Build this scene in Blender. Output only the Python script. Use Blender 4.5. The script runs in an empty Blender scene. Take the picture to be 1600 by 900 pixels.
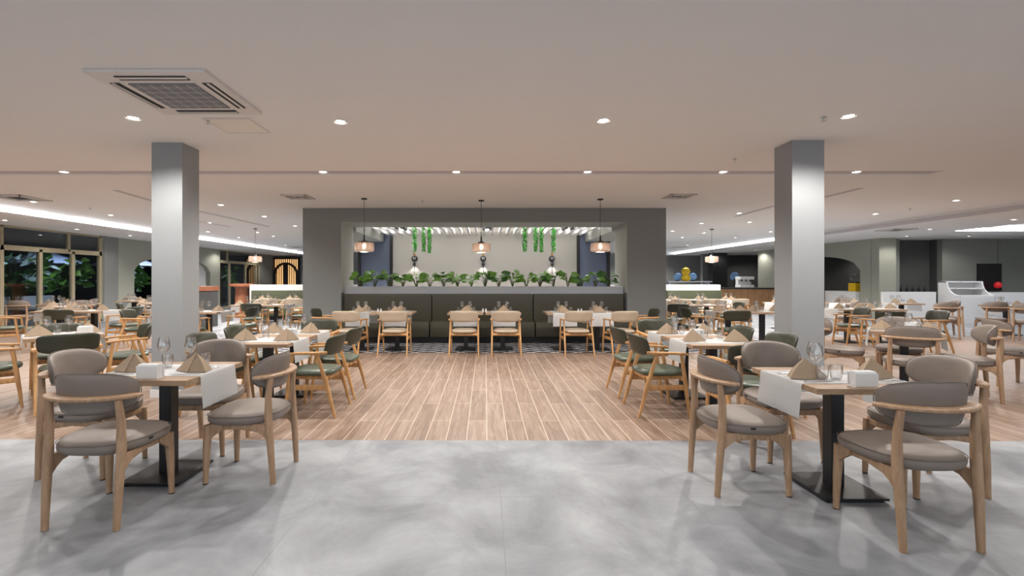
import bpy, bmesh, math, random
from mathutils import Vector, Matrix
random.seed(7)
S = bpy.context.scene
COL = S.collection
PI = math.pi
R = math.radians

# ------------------------------------------------------------------ camera, world, exposure
EYE = 1.4
FPX, VPX, VPY = 740.0, 758.0, 437.0
cam = bpy.data.cameras.new('camera'); camo = bpy.data.objects.new('camera', cam); COL.objects.link(camo)
camo.location = (0, 0, EYE); camo.rotation_euler = (PI/2, 0, 0)
cam.sensor_width = 36; cam.lens = FPX/1600*36
cam.shift_x = (800-VPX)/1600; cam.shift_y = (VPY-450)/1600
cam.clip_end = 100; cam.clip_start = 0.05
S.camera = camo
w = bpy.data.worlds.new('world'); S.world = w; w.use_nodes = True
w.node_tree.nodes['Background'].inputs[0].default_value = (0.84, 0.92, 1.0, 1)
w.node_tree.nodes['Background'].inputs[1].default_value = 1.25
S.view_settings.view_transform = 'Standard'; S.view_settings.look = 'None'
S.view_settings.gamma = 1; S.view_settings.use_curve_mapping = False
S.view_settings.exposure = 0.0
S.cycles.max_bounces = 8; S.cycles.diffuse_bounces = 5; S.cycles.transparent_max_bounces = 16
S.cycles.sample_clamp_indirect = 4
SPOT_W = 122.0
CZ = 3.03            # ceiling height
SZ = 2.88            # soffit height
def px(x, y, z):     # a floor/ceiling point from where it stands in the photograph
    d = (EYE-z)*FPX/(y-VPY)
    return ((x-VPX)*d/FPX, d)

# ------------------------------------------------------------------ materials
def lin(c):
    return tuple(((v/255)/12.92 if v/255 <= .04045 else ((v/255+.055)/1.055)**2.4) for v in c)
def nt(name):
    m = bpy.data.materials.new(name); m.use_nodes = True
    t = m.node_tree; b = t.nodes['Principled BSDF']
    return m, t, b
def N(t, typ, **kw):
    n = t.nodes.new(typ)
    for k, v in kw.items():
        if k.startswith('i_'): n.inputs[k[2:].replace('_', ' ')].default_value = v
        else: setattr(n, k, v)
    return n
def plain(name, rgb, rough=.6, metal=0, var=.06, scale=30, bump=0.0, spec=.5, coat=0):
    m, t, b = nt(name)
    c = lin(rgb)
    tc = N(t, 'ShaderNodeTexCoord')
    no = N(t, 'ShaderNodeTexNoise'); no.inputs['Scale'].default_value = scale; no.inputs['Detail'].default_value = 4
    t.links.new(tc.outputs['Object'], no.inputs['Vector'])
    mx = N(t, 'ShaderNodeMix', data_type='RGBA')
    mx.inputs['A'].default_value = (*[v*(1-var) for v in c], 1); mx.inputs['B'].default_value = (*[min(1, v*(1+var)) for v in c], 1)
    t.links.new(no.outputs['Fac'], mx.inputs['Factor']); t.links.new(mx.outputs['Result'], b.inputs['Base Color'])
    b.inputs['Roughness'].default_value = rough; b.inputs['Metallic'].default_value = metal
    b.inputs['Specular IOR Level'].default_value = spec
    if coat: b.inputs['Coat Weight'].default_value = coat
    if bump:
        bp = N(t, 'ShaderNodeBump'); bp.inputs['Strength'].default_value = bump; bp.inputs['Distance'].default_value = .002
        n2 = N(t, 'ShaderNodeTexNoise'); n2.inputs['Scale'].default_value = scale*8
        t.links.new(tc.outputs['Object'], n2.inputs['Vector'])
        t.links.new(n2.outputs['Fac'], bp.inputs['Height']); t.links.new(bp.outputs['Normal'], b.inputs['Normal'])
    return m
def wood(name, a, b_, rough=.45, st=(1, 1, 1), scale=14):
    m, t, b = nt(name)
    tc = N(t, 'ShaderNodeTexCoord'); mp = N(t, 'ShaderNodeMapping'); mp.inputs['Scale'].default_value = st
    no = N(t, 'ShaderNodeTexNoise'); no.inputs['Scale'].default_value = scale; no.inputs['Detail'].default_value = 6; no.inputs['Distortion'].default_value = .6
    cr = N(t, 'ShaderNodeValToRGB'); cr.color_ramp.elements[0].position = .3; cr.color_ramp.elements[1].position = .7
    cr.color_ramp.elements[0].color = (*lin(a), 1); cr.color_ramp.elements[1].color = (*lin(b_), 1)
    t.links.new(tc.outputs['Object'], mp.inputs['Vector']); t.links.new(mp.outputs['Vector'], no.inputs['Vector'])
    t.links.new(no.outputs['Fac'], cr.inputs['Fac']); t.links.new(cr.outputs['Color'], b.inputs['Base Color'])
    b.inputs['Roughness'].default_value = rough
    return m
def emis(name, rgb, s):
    m, t, b = nt(name)
    b.inputs['Base Color'].default_value = (*lin(rgb), 1)
    b.inputs['Emission Color'].default_value = (*lin(rgb), 1); b.inputs['Emission Strength'].default_value = s
    return m
def thin_glass(name, tint=(255, 255, 255), refl=1.0, ior=1.5, base=0.0):
    m, t, b = nt(name)
    t.nodes.remove(b)
    out = t.nodes['Material Output']
    tr = N(t, 'ShaderNodeBsdfTransparent'); tr.inputs['Color'].default_value = (*lin(tint), 1)
    gl = N(t, 'ShaderNodeBsdfGlossy'); gl.inputs['Roughness'].default_value = .02
    fr = N(t, 'ShaderNodeLayerWeight'); fr.inputs['Blend'].default_value = .5
    pw = N(t, 'ShaderNodeMath', operation='POWER'); pw.inputs[1].default_value = 3
    ma = N(t, 'ShaderNodeMath', operation='MULTIPLY_ADD'); ma.inputs[1].default_value = refl; ma.inputs[2].default_value = base; ma.use_clamp = True
    mi = N(t, 'ShaderNodeMixShader')
    t.links.new(fr.outputs['Facing'], pw.inputs[0]); t.links.new(pw.outputs[0], ma.inputs[0]); t.links.new(ma.outputs[0], mi.inputs[0])
    t.links.new(tr.outputs[0], mi.inputs[1]); t.links.new(gl.outputs[0], mi.inputs[2]); t.links.new(mi.outputs[0], out.inputs['Surface'])
    return m

M = {}
M['ceil'] = plain('ceiling paint', (240, 238, 237), .9, var=.01, scale=2)
M['wall'] = plain('grey wall paint', (128, 130, 129), .85, var=.02, scale=3)
M['wallg'] = plain('sage wall paint', (160, 162, 150), .85, var=.02, scale=3)
M['wallb'] = plain('greige wall paint', (178, 174, 166), .85, var=.02, scale=3)
M['wallr'] = plain('grey green wall paint', (134, 136, 130), .85, var=.02, scale=3)
M['reveal'] = plain('reveal paint lightened as lit', (178, 178, 172), .85, var=.02, scale=3)  # colour lightened to carry the light from inside the niche
M['column'] = plain('column paint', (150, 152, 154), .8, var=.02, scale=3)
M['bluewall'] = plain('slate blue panel', (92, 101, 122), .6, var=.03, scale=20)
M['dkwall'] = plain('charcoal wall', (78, 78, 78), .8, var=.04, scale=5)
M['white'] = plain('white laminate', (226, 226, 226), .45, var=.02)
M['ledge'] = plain('pale grey ledge', (176, 181, 190), .6, var=.02, scale=6)
M['black'] = plain('black powder coat', (20, 20, 23), .42, var=.1)
M['metal'] = plain('brushed steel', (190, 190, 192), .28, 1)
M['brass'] = plain('brass', (190, 140, 80), .3, 1)
M['oak'] = wood('light oak', (172, 126, 78), (206, 160, 108), .42, (6, 6, 1), 6)
M['beech'] = wood('pale washed beech', (152, 120, 92), (182, 150, 120), .45, (6, 6, 1), 6)
M['top'] = wood('oak table top', (138, 112, 90), (172, 145, 118), .4, (1, 9, 9), 5)
M['taupe'] = plain('taupe leatherette', (128, 117, 109), .5, var=.05, scale=14, bump=.12)
M['beige'] = plain('beige upholstery', (178, 162, 142), .65, var=.05, scale=14, bump=.15)
M['green'] = plain('olive green leatherette', (53, 54, 41), .38, var=.06, scale=14, bump=.1)
M['seatg'] = plain('sage green leatherette', (78, 87, 73), .34, var=.06, scale=14, bump=.1)
M['pipe'] = plain('seam piping', (104, 94, 87), .6)
M['bench'] = plain('dark olive bench leather', (66, 63, 50), .42, var=.08, scale=8, bump=.1)
M['bench2'] = plain('green bench back', (78, 82, 62), .5, var=.06, scale=8)
M['linen'] = plain('white linen', (232, 232, 232), .85, var=.03, scale=40, bump=.2)
M['napkin'] = plain('tan linen napkin', (152, 132, 110), .8, var=.05, scale=40, bump=.2)
M['glass'] = thin_glass('clear glass', refl=1.2, base=.15)
M['pane'] = thin_glass('window glass', (225, 232, 236), refl=.8, base=.05)
def frosted(name, rgb, mixt=.5):
    m, t, b = nt(name); t.nodes.remove(b); out = t.nodes['Material Output']
    tr = N(t, 'ShaderNodeBsdfTransparent'); tr.inputs['Color'].default_value = (*lin(rgb), 1)
    tl = N(t, 'ShaderNodeBsdfTranslucent'); tl.inputs['Color'].default_value = (*lin(rgb), 1)
    gl = N(t, 'ShaderNodeBsdfGlossy'); gl.inputs['Roughness'].default_value = .05
    mi = N(t, 'ShaderNodeMixShader'); mi.inputs[0].default_value = mixt; m2 = N(t, 'ShaderNodeMixShader'); m2.inputs[0].default_value = .14
    t.links.new(tr.outputs[0], mi.inputs[1]); t.links.new(tl.outputs[0], mi.inputs[2]); t.links.new(mi.outputs[0], m2.inputs[1]); t.links.new(gl.outputs[0], m2.inputs[2]); t.links.new(m2.outputs[0], out.inputs['Surface'])
    return m
M['shade'] = frosted('smoked pink glass', (240, 228, 222), .4)
M['bulb'] = emis('warm bulb', (255, 226, 196), 16)
M['lens'] = emis('downlight lens', (255, 250, 242), 22)
M['led'] = emis('led strip', (246, 249, 255), 44)
M['led2'] = emis('soft light bar', (255, 252, 248), 16)
M['frame'] = plain('champagne window frame', (172, 160, 134), .45, var=.03)
M['leaf'] = plain('green leaf', (104, 154, 60), .45, var=.45, scale=9)
M['leafd'] = plain('deep green leaf', (64, 112, 46), .45, var=.4, scale=9)
M['vine'] = plain('bright hanging foliage', (66, 150, 52), .5, var=.35, scale=20)
M['stem'] = plain('plant stem', (84, 96, 50), .6)
M['soil'] = plain('soil', (60, 48, 38), .9)
M['brown'] = wood('red brown timber', (128, 74, 50), (164, 104, 74), .5, (6, 6, 1), 6)
M['cwood'] = wood('counter timber', (128, 92, 58), (164, 122, 82), .5, (9, 9, 1), 8)
M['yellow'] = plain('yellow glaze', (226, 186, 30), .3)
M['bluep'] = plain('blue glazed plate', (120, 160, 210), .25)
M['blued'] = plain('deep blue tile', (50, 80, 130), .25)
M['red'] = emis('red lantern', (190, 28, 34), .35)
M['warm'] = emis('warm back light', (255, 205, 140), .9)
M['grille'] = plain('grey filter grille', (120, 122, 128), .6)
M['acwhite'] = plain('appliance white', (226, 220, 216), .5, var=.01)
M['dark'] = plain('dark slot', (30, 30, 32), .7)
M['groove'] = plain('groove grey', (196, 192, 196), .8)
M['outside'] = plain('terrace paving', (96, 92, 92), .7, var=.2, scale=3)
M['parasol'] = plain('pale parasol cloth', (190, 196, 214), .8)
M['diff'] = plain('frosted hatch glass', (240, 234, 224), .5)

def floor_wood():
    m, t, b = nt('plank floor')
    tc = N(t, 'ShaderNodeTexCoord'); sp = N(t, 'ShaderNodeSeparateXYZ'); cb = N(t, 'ShaderNodeCombineXYZ')
    t.links.new(tc.outputs['Object'], sp.inputs[0])
    ax = N(t, 'ShaderNodeMath', operation='ADD'); ax.inputs[1].default_value = 30*.1795-.016
    ay = N(t, 'ShaderNodeMath', operation='ADD'); ay.inputs[1].default_value = 20
    t.links.new(sp.outputs['X'], ax.inputs[0]); t.links.new(sp.outputs['Y'], ay.inputs[0])
    t.links.new(ay.outputs[0], cb.inputs[0]); t.links.new(ax.outputs[0], cb.inputs[1])
    br = N(t, 'ShaderNodeTexBrick'); br.offset = .5; br.offset_frequency = 2
    br.inputs['Scale'].default_value = 1; br.inputs['Brick Width'].default_value = 1.3; br.inputs['Row Height'].default_value = .1795
    br.inputs['Mortar Size'].default_value = .0034; br.inputs['Mortar Smooth'].default_value = .1
    br.inputs['Color1'].default_value = (0, 0, 0, 1); br.inputs['Color2'].default_value = (1, 1, 1, 1); br.inputs['Mortar'].default_value = (.5, .5, .5, 1)
    t.links.new(cb.outputs[0], br.inputs['Vector'])
    mp = N(t, 'ShaderNodeMapping'); mp.inputs['Scale'].default_value = (22, 1.6, 1)
    t.links.new(tc.outputs['Object'], mp.inputs['Vector'])
    no = N(t, 'ShaderNodeTexNoise'); no.inputs['Scale'].default_value = 1; no.inputs['Detail'].default_value = 8; no.inputs['Distortion'].default_value = 1.2; no.inputs['Roughness'].default_value = .65
    t.links.new(mp.outputs[0], no.inputs['Vector'])
    # every plank its own shift of tone
    g = N(t, 'ShaderNodeMath', operation='MULTIPLY_ADD'); g.inputs[1].default_value = .13; g.inputs[2].default_value = -.065
    t.links.new(br.outputs['Color'], g.inputs[0])
    a = N(t, 'ShaderNodeMath', operation='ADD'); t.links.new(g.outputs[0], a.inputs[0]); t.links.new(no.outputs['Fac'], a.inputs[1])
    cr = N(t, 'ShaderNodeValToRGB'); e = cr.color_ramp.elements
    e[0].position = .28; e[0].color = (*lin((112, 92, 79)), 1); e[1].position = .72; e[1].color = (*lin((166, 146, 131)), 1)
    x = e.new(.5); x.color = (*lin((141, 119, 104)), 1)
    t.links.new(a.outputs[0], cr.inputs['Fac'])
    mx = N(t, 'ShaderNodeMix', data_type='RGBA'); mx.inputs['B'].default_value = (*lin((206, 188, 172)), 1)
    t.links.new(br.outputs['Fac'], mx.inputs['Factor']); t.links.new(cr.outputs['Color'], mx.inputs['A'])
    t.links.new(mx.outputs['Result'], b.inputs['Base Color'])
    b.inputs['Roughness'].default_value = .38
    return m
def floor_tile():
    m, t, b = nt('concrete tile floor')
    tc = N(t, 'ShaderNodeTexCoord')
    no = N(t, 'ShaderNodeTexNoise'); no.inputs['Scale'].default_value = 1.6; no.inputs['Detail'].default_value = 9; no.inputs['Roughness'].default_value = .62; no.inputs['Distortion'].default_value = .4
    t.links.new(tc.outputs['Object'], no.inputs['Vector'])
    cr = N(t, 'ShaderNodeValToRGB'); e = cr.color_ramp.elements
    e[0].position = .34; e[0].color = (*lin((110, 113, 118)), 1); e[1].position = .66; e[1].color = (*lin((158, 161, 166)), 1)
    t.links.new(no.outputs['Fac'], cr.inputs['Fac'])
    br = N(t, 'ShaderNodeTexBrick'); br.offset = 0
    br.inputs['Scale'].default_value = 1; br.inputs['Brick Width'].default_value = 1.2; br.inputs['Row Height'].default_value = 1.2; br.inputs['Mortar Size'].default_value = .002
    br.inputs['Color1'].default_value = (0, 0, 0, 1); br.inputs['Color2'].default_value = (0, 0, 0, 1); br.inputs['Mortar'].default_value = (1, 1, 1, 1)
    mp = N(t, 'ShaderNodeMapping'); mp.inputs['Location'].default_value = (20.3, 19.75, 0)
    t.links.new(tc.outputs['Object'], mp.inputs[0]); t.links.new(mp.outputs[0], br.inputs['Vector'])
    mx = N(t, 'ShaderNodeMix', data_type='RGBA'); mx.inputs['B'].default_value = (*lin((122, 124, 128)), 1)
    t.links.new(br.outputs['Fac'], mx.inputs['Factor']); t.links.new(cr.outputs['Color'], mx.inputs['A'])
    t.links.new(mx.outputs['Result'], b.inputs['Base Color'])
    b.inputs['Roughness'].default_value = .42
    return m
def carpet():
    m, t, b = nt('patterned carpet')
    tc = N(t, 'ShaderNodeTexCoord')
    outs = []
    for ang in (28, -28):
        mp = N(t, 'ShaderNodeMapping'); mp.inputs['Rotation'].default_value = (0, 0, R(ang))
        t.links.new(tc.outputs['Object'], mp.inputs[0])
        wv = N(t, 'ShaderNodeTexWave', bands_direction='Y'); wv.inputs['Scale'].default_value = 1.5; wv.inputs['Distortion'].default_value = 1.6; wv.inputs['Detail'].default_value = 1; wv.inputs['Detail Scale'].default_value = 2
        t.links.new(mp.outputs[0], wv.inputs['Vector']); outs.append(wv.outputs['Fac'])
    mxx = N(t, 'ShaderNodeMath', operation='MAXIMUM'); t.links.new(outs[0], mxx.inputs[0]); t.links.new(outs[1], mxx.inputs[1])
    cr = N(t, 'ShaderNodeValToRGB'); e = cr.color_ramp.elements
    e[0].position = .90; e[0].color = (*lin((46, 48, 56)), 1); e[1].position = .95; e[1].color = (*lin((214, 216, 222)), 1)
    t.links.new(mxx.outputs[0], cr.inputs['Fac']); t.links.new(cr.outputs['Color'], b.inputs['Base Color'])
    b.inputs['Roughness'].default_value = .9
    return m
M['planks'] = floor_wood(); M['tiles'] = floor_tile(); M['carpet'] = carpet()

# ------------------------------------------------------------------ mesh helpers
class MB:
    def __init__(s): s.bm = bmesh.new()
    def box(s, c, d, rz=0, bev=0, rot=None):
        m = Matrix.Translation(c) @ (rot if rot is not None else Matrix.Rotation(rz, 4, 'Z')) @ Matrix.Diagonal((d[0], d[1], d[2], 1))
        g = bmesh.ops.create_cube(s.bm, size=1, matrix=m)
        if bev:
            ed = list({e for v in g['verts'] for e in v.link_edges})
            bmesh.ops.bevel(s.bm, geom=ed, offset=bev, segments=2, profile=.7, affect='EDGES')
        return s
    def box2(s, x0, x1, y0, y1, z0, z1, bev=0):
        return s.box(((x0+x1)/2, (y0+y1)/2, (z0+z1)/2), (abs(x1-x0), abs(y1-y0), abs(z1-z0)), bev=bev)
    def rings(s, rs, close=True, cap=True):
        vs = [[s.bm.verts.new(p) for p in r] for r in rs]
        n = len(rs[0])
        for a, b in zip(vs, vs[1:]):
            for i in range(n if close else n-1):
                j = (i+1) % n
                s.bm.faces.new((a[i], a[j], b[j], b[i]))
        if cap:
            s.bm.faces.new(vs[0][::-1]); s.bm.faces.new(vs[-1])
        return s
    def tube(s, pts, rad, n=8, ax=None, cap=True):
        # rad: number or list of numbers / (a, b) pairs; ax = direction of the first half-axis
        pts = [Vector(p) for p in pts]; k = len(pts)
        if not isinstance(rad, list): rad = [rad]*k
        rs = []
        for i, p in enumerate(pts):
            t = (pts[min(i+1, k-1)]-pts[max(i-1, 0)]).normalized()
            u = Vector(ax) if ax else (Vector((0, 0, 1)) if abs(t.z) < .9 else Vector((1, 0, 0)))
            u = (u-t*u.dot(t)).normalized(); v = t.cross(u)
            a, b = rad[i] if isinstance(rad[i], tuple) else (rad[i], rad[i])
            rs.append([p+u*(a*math.cos(2*PI*q/n))+v*(b*math.sin(2*PI*q/n)) for q in range(n)])
        return s.rings(rs, cap=cap)
    def sbar(s, pts, a, b, ax, e=.55, n=12):
        # softly squared bar swept along pts
        pts = [Vector(p) for p in pts]; k = len(pts); rs = []
        for i, p in enumerate(pts):
            t = (pts[min(i+1, k-1)]-pts[max(i-1, 0)]).normalized()
            u = Vector(ax); u = (u-t*u.dot(t)).normalized(); v = t.cross(u)
            aa = a[i] if isinstance(a, list) else a; bb = b[i] if isinstance(b, list) else b
            r = []
            for q in range(n):
                c, sn = math.cos(2*PI*(q+.5)/n), math.sin(2*PI*(q+.5)/n)
                r.append(p+u*(aa*math.copysign(abs(c)**e, c))+v*(bb*math.copysign(abs(sn)**e, sn)))
            rs.append(r)
        return s.rings(rs)
    def lathe(s, prof, n=16, c=(0, 0, 0), cap=False):
        rs = [[Vector((c[0]+r*math.cos(2*PI*q/n), c[1]+r*math.sin(2*PI*q/n), c[2]+z)) for q in range(n)] for r, z in prof]
        return s.rings(rs, cap=cap)
    def pillow(s, f, p=2.5, n=28, S_=(0.35, .65, .85, .94, .985, 1.0), m=8, warp=None):
        # f(u, v, h) maps the padded patch into space, h in -1..1 is the thickness
        def ol(q):
            c, sn = math.cos(2*PI*q/n), math.sin(2*PI*q/n)
            u, v = math.copysign(abs(c)**(2/p), c), math.copysign(abs(sn)**(2/p), sn)
            return warp(u, v) if warp else (u, v)
        O = [ol(q) for q in range(n)]
        edge = None
        for sg in (1, -1):
            cv = s.bm.verts.new(f(0, 0, sg)); prev = None
            for sc in S_:
                h = sg*math.sqrt(max(0, 1-sc**m))
                if sc == 1.0 and edge: ring = edge
                else: ring = [s.bm.verts.new(f(u*sc, v*sc, h)) for u, v in O]
                if sc == 1.0: edge = ring
                for i in range(n):
                    j = (i+1) % n
                    fs = (cv, ring[i], ring[j]) if prev is None else (prev[i], ring[i], ring[j], prev[j])
                    s.bm.faces.new(fs if sg > 0 else fs[::-1])
                prev = ring
        s.O = O
        return s
    def poly(s, pts, z0, z1):
        # prism over a polygon in XY
        a = [s.bm.verts.new((x, y, z0)) for x, y in pts]; b = [s.bm.verts.new((x, y, z1)) for x, y in pts]
        n = len(pts)
        s.bm.faces.new(a[::-1]); s.bm.faces.new(b)
        for i in range(n): s.bm.faces.new((a[i], a[(i+1) % n], b[(i+1) % n], b[i]))
        return s
    def prism(s, pts, a0, a1, axis):
        # polygon given in the plane across axis ('x': (y, z); 'y': (x, z))
        mk = (lambda p, t: (t, p[0], p[1])) if axis == 'x' else (lambda p, t: (p[0], t, p[1]))
        a = [s.bm.verts.new(mk(p, a0)) for p in pts]; b = [s.bm.verts.new(mk(p, a1)) for p in pts]
        n = len(pts)
        s.bm.faces.new(a[::-1]); s.bm.faces.new(b)
        for i in range(n): s.bm.faces.new((a[i], a[(i+1) % n], b[(i+1) % n], b[i]))
        return s
    def quad(s, pts):
        s.bm.faces.new([s.bm.verts.new(p) for p in pts]); return s
    def build(s, name, mat, parent=None, smooth=True, loc=None, rz=0, mats=None):
        bmesh.ops.recalc_face_normals(s.bm, faces=s.bm.faces[:])
        me = bpy.data.meshes.new(name); s.bm.to_mesh(me); s.bm.free()
        me.materials.append(mat)
        for x in mats or (): me.materials.append(x)
        if smooth:
            me.polygons.foreach_set('use_smooth', [True]*len(me.polygons))
            me.set_sharp_from_angle(angle=R(38))
        o = bpy.data.objects.new(name, me); COL.objects.link(o)
        if parent: o.parent = parent
        if loc: o.location = loc
        o.rotation_euler.z = rz
        return o
def tag(o, label=None, cat=None, group=None, kind=None):
    if label: o['label'] = label
    if cat: o['category'] = cat
    if group: o['group'] = group
    if kind: o['kind'] = kind
    return o
def thing(name, label, cat, loc=(0, 0, 0), rz=0, group=None):
    o = bpy.data.objects.new(name, None); COL.objects.link(o); o.location = loc; o.rotation_euler.z = rz
    o.empty_display_size = .1
    return tag(o, label, cat, group)
def struct(name, mb, mat, smooth=False):
    return tag(mb.build(name, mat, smooth=smooth), kind='structure')
KIDS = {}
def dup(root, loc, rz, label, group=None, cat=None):
    r = root.copy(); COL.objects.link(r); r.location = loc; r.rotation_euler = (0, 0, rz); r['label'] = label
    if group: r['group'] = group
    if root.name not in KIDS: KIDS[root.name] = [(c, list(c.children)) for c in root.children]
    for c, gs in KIDS[root.name]:
        k = c.copy(); COL.objects.link(k); k.parent = r
        for g in gs:
            q = g.copy(); COL.objects.link(q); q.parent = k
    return r
class Stock:
    """first call places the prototype itself, later calls copy it"""
    def __init__(s, proto): s.p, s.used = proto, False; KIDS[proto.name] = [(c, list(c.children)) for c in proto.children]
    def put(s, loc, rz, label, group=None, scale=None):
        if not s.used:
            s.used = True; o = s.p; o.location = loc; o.rotation_euler = (0, 0, rz); o['label'] = label
            if group: o['group'] = group
        else: o = dup(s.p, loc, rz, label, group)
        if scale: o.scale = scale
        return o

ORD = ['first', 'second', 'third', 'fourth', 'fifth', 'sixth', 'seventh', 'eighth', 'ninth', 'tenth', 'eleventh', 'twelfth', 'thirteenth', 'fourteenth', 'fifteenth', 'sixteenth', 'seventeenth', 'eighteenth', 'nineteenth', 'twentieth']
def lit(name, typ, loc, energy, color=(1, .955, .90), **kw):
    l = bpy.data.lights.new(name, typ); l.energy = energy; l.color = color
    for k, v in kw.items(): setattr(l, k, v)
    o = bpy.data.objects.new(name, l); COL.objects.link(o); o.location = loc
    return o
def make_downlight():
    t = thing('downlight', '', 'downlight')
    MB().lathe([(.045, -.001), (.062, -.004), (.066, -.009), (.068, 0)], 20).build('trim_ring', M['acwhite'], t)
    MB().lathe([(.0, -.003), (.047, -.003), (.047, .001)], 20).build('lens', M['lens'], t)
    return t
DL = Stock(make_downlight())
# ------------------------------------------------------------------ setting: floors and ceilings
struct('floor_tiles', MB().poly([(-14, -6), (21, -6), (21, 4.02), (.0, 4.125), (-14, 4.22)], -.1, 0), M['tiles'])
struct('floor_planks', MB().poly([(-14, 4.22), (0, 4.125), (21, 4.02), (21, 9.1), (-14, 9.1)], -.1, 0)
       .box2(-14, -6.9, 9.1, 11.6, -.1, 0).box2(6.6, 21, 9.1, 11.6, -.1, 0), M['planks'])
struct('floor_carpet', MB().box2(-6.9, 6.6, 9.1, 12.9, -.1, .002), M['carpet'])
struct('floor_far_tiles', MB().box2(-14, -6.9, 11.6, 30, -.1, 0).box2(6.6, 21, 11.6, 30, -.1, 0).box2(-6.9, 6.6, 12.9, 30, -.1, 0), M['tiles'])

G0, G1 = 7.1, 7.37
struct('ceiling', MB().box2(-14, 21, -6, G0, CZ, CZ+.1).box2(6.9, 21, G0, G1, CZ, CZ+.1)
       .box2(-11.0, 11.2, G1, 10.78, CZ, CZ+.1).box2(-11.0, -4.15, 10.78, 30, CZ, CZ+.1).box2(4.12, 11.2, 10.78, 30, CZ, CZ+.1)
       .box2(-4.15, 4.12, 15.2, 30, CZ, CZ+.1), M['ceil'])
struct('ceiling_groove', MB().box2(-14, 6.9, G0-.05, G1+.05, CZ+.02, CZ+.1), M['groove'])
struct('ceiling_soffit_left', MB().box2(-13, -10.7, G1, 29.3, SZ, SZ+.035).box2(-13, -11.0, G1, 29.3, SZ+.035, CZ+.1), M['ceil'])
struct('ceiling_soffit_right', MB().box2(11.2, 14.25, G1, 29.3, SZ, SZ+.035).box2(14.25, 21, 14.4, 29.3, SZ, SZ+.035)
       .box2(11.2, 11.35, G1, 18, SZ+.035, CZ+.1).box2(11.6, 21, 18, 29.3, SZ+.035, CZ+.1).box2(11.35, 21, G1, 18, CZ, CZ+.1), M['ceil'])
struct('trim_1', MB().box2(11.17, 11.2, G1, 18, SZ-.012, SZ+.085), M['groove'])
# led lines hidden in the coves
tag(MB().box2(-10.99, -10.93, 8, 29.2, SZ+.036, SZ+.07).build('cove_light', M['led'], smooth=False), 'long white light line in the ceiling cove on the window side', 'light', 'cove light lines')
tag(MB().box2(11.53, 11.59, 18.1, 29.2, SZ+.036, SZ+.07).build('cove_light', M['led'], smooth=False), 'long white light line in the ceiling cove on the buffet side', 'light', 'cove light lines')
tag(MB().box2(14.3, 20.9, 14.3, 14.36, SZ+.04, SZ+.08).box2(14.3, 14.36, 8, 14.3, SZ+.04, SZ+.08).build('cove_light', M['led'], smooth=False), 'bright angled light line in the ceiling recess at the far right', 'light', 'cove light lines')

# walls
WX = -13.0
struct('wall_left', MB().box2(WX-.2, WX, -6, 12.0, 0, CZ+.1)
       .box2(WX-.2, WX, 16.1, 17.0, 0, SZ+.1), M['wallg'])
def arch_wall(x0, x1, y0, y1, oy0, oy1, zs, zt, ztop, sill=0.0):
    # wall along Y with a segmental arched opening
    pts = [(y0, sill if sill else 0), (y0, ztop), (y1, ztop), (y1, 0), (oy1, 0), (oy1, zs)]
    n = 16
    for i in range(1, n):
        t = i/n; y = oy1+(oy0-oy1)*t
        pts.append((y, zs+(zt-zs)*math.sqrt(max(0, 1-(2*t-1)**2))))
    pts += [(oy0, zs), (oy0, 0)]
    if not sill: pts[0] = (y0, 0)
    return MB().prism(pts, x0, x1, 'x')
struct('wall_left_arch', arch_wall(WX-.35, WX, 17.0, 23.2, 17.55, 22.4, 1.75, 2.32, SZ+.1), M['wallg'])
struct('wall_left_far', MB().box2(WX-.2, WX, 27.4, 29.2, 0, SZ+.1), M['wall'])
struct('wall_left_pier', MB().box2(WX-.02, WX+.03, 16.12, 16.75, 0, SZ+.05), M['wall'])
# end wall with the arched door
struct('wall_end', MB().box2(-13.2, -9.2, 29.2, 29.4, 0, CZ+.1), M['wall'])
struct('wall_end_right', MB().box2(-9.2, 13.6, 29.0, 29.4, 0, CZ+.1), M['wall'])
struct('wall_end_dark', MB().box2(13.6, 18, 28.6, 29.4, 0, CZ+.1), M['dkwall'])
# right hand walls
struct('wall_right_arch', arch_wall(14.0, 14.35, 17.2, 24.3, 17.68, 22.6, 1.75, 2.36, SZ+.1), M['wallg'])
struct('wall_right', MB().box2(14.35, 15.05, 17.2, 17.4, 0, SZ+.1).box2(16.6, 21, 17.2, 17.4, 0, SZ+.1).box2(20.9, 21, -6, 17.4, 0, CZ+.1), M['wallr'])
struct('wall_right_recess', MB().box2(14.9, 16.75, 17.7, 17.85, 0, SZ+.1).box2(16.6, 16.75, 17.4, 17.7, 0, SZ+.1).box2(14.9, 15.05, 17.4, 17.7, 0, SZ+.1).box2(17.6, 17.8, 17.9, 30, 0, SZ+.1), M['dkwall'])
struct('wall_right_far', MB().box2(12.5, 13.1, 27.2, 27.5, 0, SZ+.1), M['wall'])
# niche
NY = 10.78
struct('wall_niche', MB().box2(-4.15, -3.28, NY, 11.75, 0, CZ+.1).box2(3.23, 4.12, NY, 11.75, 0, CZ+.1).box2(-3.28, 3.23, NY, 11.75, 2.71, CZ+.1), M['wall'])
struct('wall_niche_reveal', MB().box2(-3.28, -3.27, NY+.01, 11.76, 1.1, 2.71).box2(3.22, 3.23, NY+.01, 11.76, 1.1, 2.71).box2(-3.28, 3.23, NY+.01, 11.76, 2.70, 2.712), M['reveal'])  # thin skins in the lightened tone, as if lit from inside
struct('wall_niche_back', MB().box2(-2.96, 2.98, 15.0, 15.2, 0, CZ+.1), M['wallb'])
struct('wall_niche_blue', MB().box2(-3.97, -2.96, 14.95, 15.2, 0, CZ+.1).box2(2.98, 3.87, 14.95, 15.2, 0, CZ+.1), M['bluewall'])
struct('trim_2', MB().box2(-3.0, -2.92, 14.9, 15.0, 0, 2.80), M['black'])
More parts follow.
